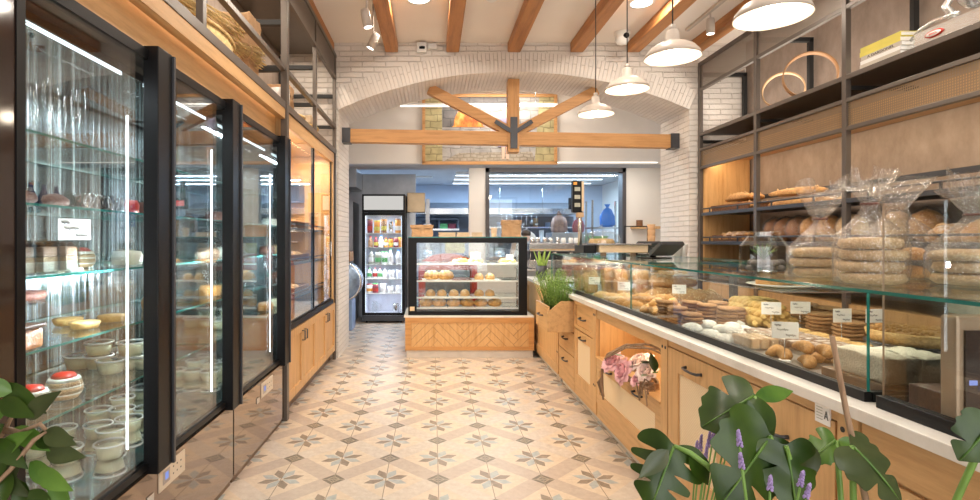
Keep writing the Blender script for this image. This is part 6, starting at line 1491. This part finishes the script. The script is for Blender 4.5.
def simpleleaf(par,base,d,L,W,mat,up=Vector((0,0,1)),nm='leaf',curl=.15,n=8):
    d = Vector(d).normalized(); s_ = d.cross(up); 
    if s_.length < .05: s_ = d.cross(Vector((1,0,0)))
    s_.normalize(); nn = s_.cross(d); mb = MB(); L_ = []
    for i in range(n+1):
        u = i/n; w_ = W*math.sin(PI*min(1,u**.8))*(1-.15*u)+.0008; c = Vector(base)+d*L*u-nn*curl*L*u*u
        L_.append([mb.bm.verts.new(c+s_*w_*v+nn*abs(v)*w_*.25) for v in (-1,-.5,0,.5,1)])
    for i in range(n):
        for j in range(4): f = mb.bm.faces.new((L_[i][j],L_[i+1][j],L_[i+1][j+1],L_[i][j+1])); f.smooth = True
    o = mb.build(nm,mat,par); return o
t = thing('leaf_sprig','green leaf sprig among the peonies','plant',(1.27,3.10,nz_+.03)); MB().tube([(1.27,3.2,nz_+.08),(1.27,3.06,nz_+.12)],.004,6).build('stem','stem_green',t)
for b_,d_,L_ in (((1.27,3.10,nz_+.11),(-.2,-.2,1),.13),((1.25,3.08,nz_+.09),(-.5,-.4,.2),.12),((1.22,3.45,nz_+.12),(-.6,.1,.2),.08),((1.27,3.22,nz_+.12),(-.3,-.6,.5),.1),((1.22,3.48,nz_+.07),(-.6,-.1,-.4),.08)): simpleleaf(t,b_,d_,L_,.028,'leaf')

# ================================================================== FOREGROUND PLANTS
def outline_leaf(par,base,direction,normal,L,kind,mat,curl=.25,seed=0,fold=.15,nm='leaf'):
    """monstera leaf: heart outline with deep side cuts, triangulated, bent along its length"""
    d = Vector(direction).normalized(); nrm = Vector(normal); nrm = (nrm-d*nrm.dot(d)).normalized(); s_ = d.cross(nrm)
    rnd = random.Random(seed)
    half = []
    # (u along midrib 0..1, v half width); cuts go in towards the midrib
    tips = kind['tips']; half.append((0.0,0.0)); half.append((-.10,.16)); half.append((-.14,.34)); half.append((-.06,.50))
    for (u,v,cu,cv) in tips:
        half.append((u-.045,v*.99)); half.append((u+.02,v)); half.append((u+.06,v*.88)); 
        if cv is not None: half.append((cu-.012,cv+.06)); half.append((cu,cv)); half.append((cu+.028,cv+.07))
    half.append((.93,.10)); half.append((1.0,0.0))
    for h_ in (0,): pass
    pts = [(u,v) for u,v in half]+[(u,-v*rnd.uniform(.92,1.05)) for u,v in reversed(half[1:-1])]
    for _ in range(2): pts = [q for i in range(len(pts)) for q in ((pts[i][0]*.75+pts[(i+1)%len(pts)][0]*.25, pts[i][1]*.75+pts[(i+1)%len(pts)][1]*.25),(pts[i][0]*.25+pts[(i+1)%len(pts)][0]*.75, pts[i][1]*.25+pts[(i+1)%len(pts)][1]*.75))]
    mb = MB(); vs = [mb.bm.verts.new((u,v,0)) for u,v in pts]; es = [mb.bm.edges.new((vs[i],vs[(i+1)%len(vs)])) for i in range(len(vs))]
    bmesh.ops.triangle_fill(mb.bm, edges=es, use_beauty=True)
    for _ in range(2):
        bmesh.ops.subdivide_edges(mb.bm, edges=[e for e in mb.bm.edges if e.calc_length() > .10], cuts=1, use_grid_fill=False); bmesh.ops.triangulate(mb.bm, faces=mb.bm.faces[:])
    B = Vector(base); hw = kind.get('w',.9)
    for v in mb.bm.verts:
        u,w_ = v.co.x, v.co.y*hw; zz = -curl*u*u - fold*abs(w_)**1.5*1.2 + .02*math.sin(u*9+w_*7+seed) + .03*math.exp(-(w_/.05)**2)*-.3
        v.co = B+(d*u+s_*w_+nrm*zz)*L
    for f in mb.bm.faces: f.smooth = True
    ex = bmesh.ops.duplicate(mb.bm, geom=mb.bm.faces[:])
    vv = [g_ for g_ in ex['geom'] if isinstance(g_,bmesh.types.BMVert)]; ff = [g_ for g_ in ex['geom'] if isinstance(g_,bmesh.types.BMFace)]
    for v in vv: v.co -= nrm*.0012
    me_o = MB.build
    o = mb.build(nm,mat,par)
    rib = MB().tube([B+(d*u+nrm*(-curl*u*u+.004))*L for u in (0,.25,.5,.75,.97)],[.0035,.003,.0025,.002,.001],6); rib.build('midrib','leaf_light',o)
    return o
K1 = dict(tips=[(.08,.56,.16,.20),(.30,.58,.38,.14),(.52,.50,.60,.12),(.72,.36,None,None)]); K2 = dict(tips=[(.12,.56,.30,.20),(.42,.52,None,None),(.62,.44,None,None),(.78,.30,None,None)]); K3 = dict(tips=[(.10,.55,None,None),(.28,.56,None,None),(.5,.5,.58,.14),(.72,.34,None,None)])
def at3(px,py,Y): return Vector(((px-432.5)*Y/542, Y, 1.379-(py-240)*Y/542))
mo = thing('monstera_plant','large monstera with cut dark green leaves in front of the counter','plant',(.88,1.12,0))
MB().lathe([(0,0),(.13,0),(.16,.30),(.165,.32),(.15,.32),(.14,.28),(0,.28)],(.88,1.12,0),32).build('pot','graphite',mo); MB().cyl((.88,1.12,.281),.138,.01,24).build('soil','soil',mo)
root = Vector((.88,1.12,.29))
def stalk(end,par,mid=None,r=.006):
    end = Vector(end); mid = Vector(mid) if mid is not None else (root+end)/2+Vector((0,0,.08))
    pts = [root.lerp(mid,u).lerp(mid.lerp(end,u),u) for u in [i/10 for i in range(11)]]; return MB().tube(pts,[r*1.3]+[r]*9+[r*.8],8).build('stem','stem_green',par)
def mleaf(px0,py0,px1,py1,Y0_,Y1_,kind,mat,normal,curl,seed,fold=.15,L=None,mid=None):
    a,b = at3(px0,py0,Y0_),at3(px1,py1,Y1_); dd = b-a; ln = dd.length if L is None else L
    outline_leaf(mo,a,dd,normal,ln,kind,mat,curl,seed,fold); stalk(a,mo,mid)
# (base px,py) -> (tip px,py), distances
def blade(px0,py0,px1,py1,Y_,W,mat,curl=.1,dy=-.02,up=(0,-1,.5)):
    a,b = at3(px0,py0,Y_),at3(px1,py1,Y_+dy); return simpleleaf(mo,a,b-a,(b-a).length,W,mat,Vector(up),curl=curl,n=10)
mleaf(674,446,650,512,1.20,1.16,K1,'leaf',(-.3,-1,.45),.12,1,.35,mid=at3(760,470,1.12))
blade(668,450,640,478,1.18,.020,'leaf_grey'); blade(690,452,712,486,1.19,.024,'leaf',.2)
mleaf(754,396,704,424,1.25,1.22,K2,'leaf',(0,-.8,.7),.15,2,.3)
blade(754,397,797,390,1.25,.020,'leaf_light',.1,.03); blade(756,400,776,440,1.25,.026,'leaf',.1); blade(748,400,748,432,1.24,.016,'leaf')
mleaf(770,436,722,508,1.16,1.10,K3,'leaf',(.1,-1,.25),.05,3,.12)
mleaf(786,446,800,512,1.14,1.10,K2,'leaf',(-.1,-1,.35),.12,4,.25)
mleaf(836,440,812,458,1.22,1.2,K2,'leaf_light',(0,-.8,.7),.2,5,.2); blade(838,440,864,452,1.22,.018,'leaf_light',.2); blade(812,444,806,486,1.2,.022,'leaf_grey',.1)
mleaf(852,446,912,500,1.08,1.02,K3,'leaf_grey',(.1,-.75,.7),.22,6,.18)
mleaf(992,424,962,462,1.00,1.0,K3,'leaf',(-.3,-1,.3),.12,8,.12)
single('plant_stake', MB().tube([at3(832,336,1.12),at3(846,410,1.11),at3(868,510,1.09),(.935,1.06,.29)],[.0050,.0055,.0062,.008],10), 'twig','stake','brown wooden stake tilted in the monstera pot') 
# lavender
def lavender(x,y,z0,heads,label):
    t = thing('lavender_plant',label,'plant',(x,y,0)); MB().lathe([(0,0),(.08,0),(.10,.22),(.09,.22),(0,.2)],(x,y,0),24).build('pot','terracotta',t)
    for h_ in heads:
        h_ = Vector(h_); b = Vector((x,y,.2)); mid = (b+h_)/2+Vector((0,0,.1)); MB().tube([b,mid,h_],.0022,5).build('stem','stem_green',t); mb = MB(); d = (h_-mid).normalized()
        for k in range(22):
            a = k*2.4; mb.blob(h_+d*(.042*k/22)+Vector((math.cos(a),math.sin(a),0))*.004*(1-k/30),(.0028,.0028,.004),k,.2,3,1,.9)
        mb.build('flower_spike','lavender',t)
lavender(.66,1.42,0,[at3(px,py,1.36+.02*(i%3)) for i,(px,py) in enumerate(((700,452),(708,448),(716,450),(722,456),(696,458),(712,444),(727,452),(705,462)))],'purple lavender growing behind the monstera leaves')
lavender(.80,1.30,0,[at3(px,py,1.02) for px,py in ((740,448),(742,470),(770,492),(800,488),(806,500))],'second lavender plant among the monstera leaves')
# ficus at the left
fi = thing('ficus_plant','green ficus branches with pointed leaves at the left edge before the fridge','plant',(-.86,.98,0)); MB().lathe([(0,0),(.11,0),(.14,.26),(.13,.26),(0,.24)],(-.86,.98,0),28).build('pot','graphite',fi)
def ficus_branch(pts):
    pts = [Vector(p) for p in pts]; MB().tube(pts,[.007]+[.004]*(len(pts)-2)+[.002],6).build('branch','twig',fi); return pts
br = [ficus_branch([(-.86,.98,.25),at3(-30,480,1.0),at3(5,430,.98),at3(20,400,.97)]),ficus_branch([(-.86,.98,.25),at3(-20,500,.95),at3(10,470,.94),at3(34,440,.95),at3(46,432,.95)]),ficus_branch([at3(5,430,.98),at3(20,432,.97),at3(40,424,.97),at3(56,440,.97)])]
rnd = random.Random(3)
LV = [(12,392,-30,-8,'leaf_light'),(2,384,35,25,'leaf'),(8,410,-40,18,'leaf_light'),(26,418,25,-22,'leaf_grey'),(4,424,-26,22,'leaf'),(18,440,-8,38,'leaf_grey'),(34,440,30,-2,'leaf'),(22,450,-20,26,'leaf_grey'),(44,432,24,10,'leaf_grey'),(6,452,-18,30,'leaf'),(30,462,22,22,'leaf_light'),(10,470,-10,32,'leaf'),(38,470,26,18,'leaf_light'),(20,480,4,34,'leaf'),(46,452,30,4,'leaf_grey'),(2,490,-20,20,'leaf'),(30,490,20,24,'leaf'),(-6,440,26,24,'leaf'),(-6,470,28,24,'leaf_grey'),(0,400,26,14,'leaf'),(14,428,32,20,'leaf_light'),(-2,455,24,-20,'leaf_light'),(52,480,14,30,'leaf_light')]
for i,(px,py,dx_,dy_,mt) in enumerate(LV):
    Y_ = .93+.05*rnd.random(); a = at3(px,py,Y_); b = at3(px+dx_,py+dy_,Y_-.02); simpleleaf(fi,a,b-a,(b-a).length*1.0+.012,.017,mt,Vector((.3*rnd.uniform(-1,1),-1,.4)),curl=.12)
MB().tube([(-.86,.98,.24),(-.85,.97,.5),(-.84,.97,.8)],[.012,.009,.006],8).build('trunk','twig',fi)
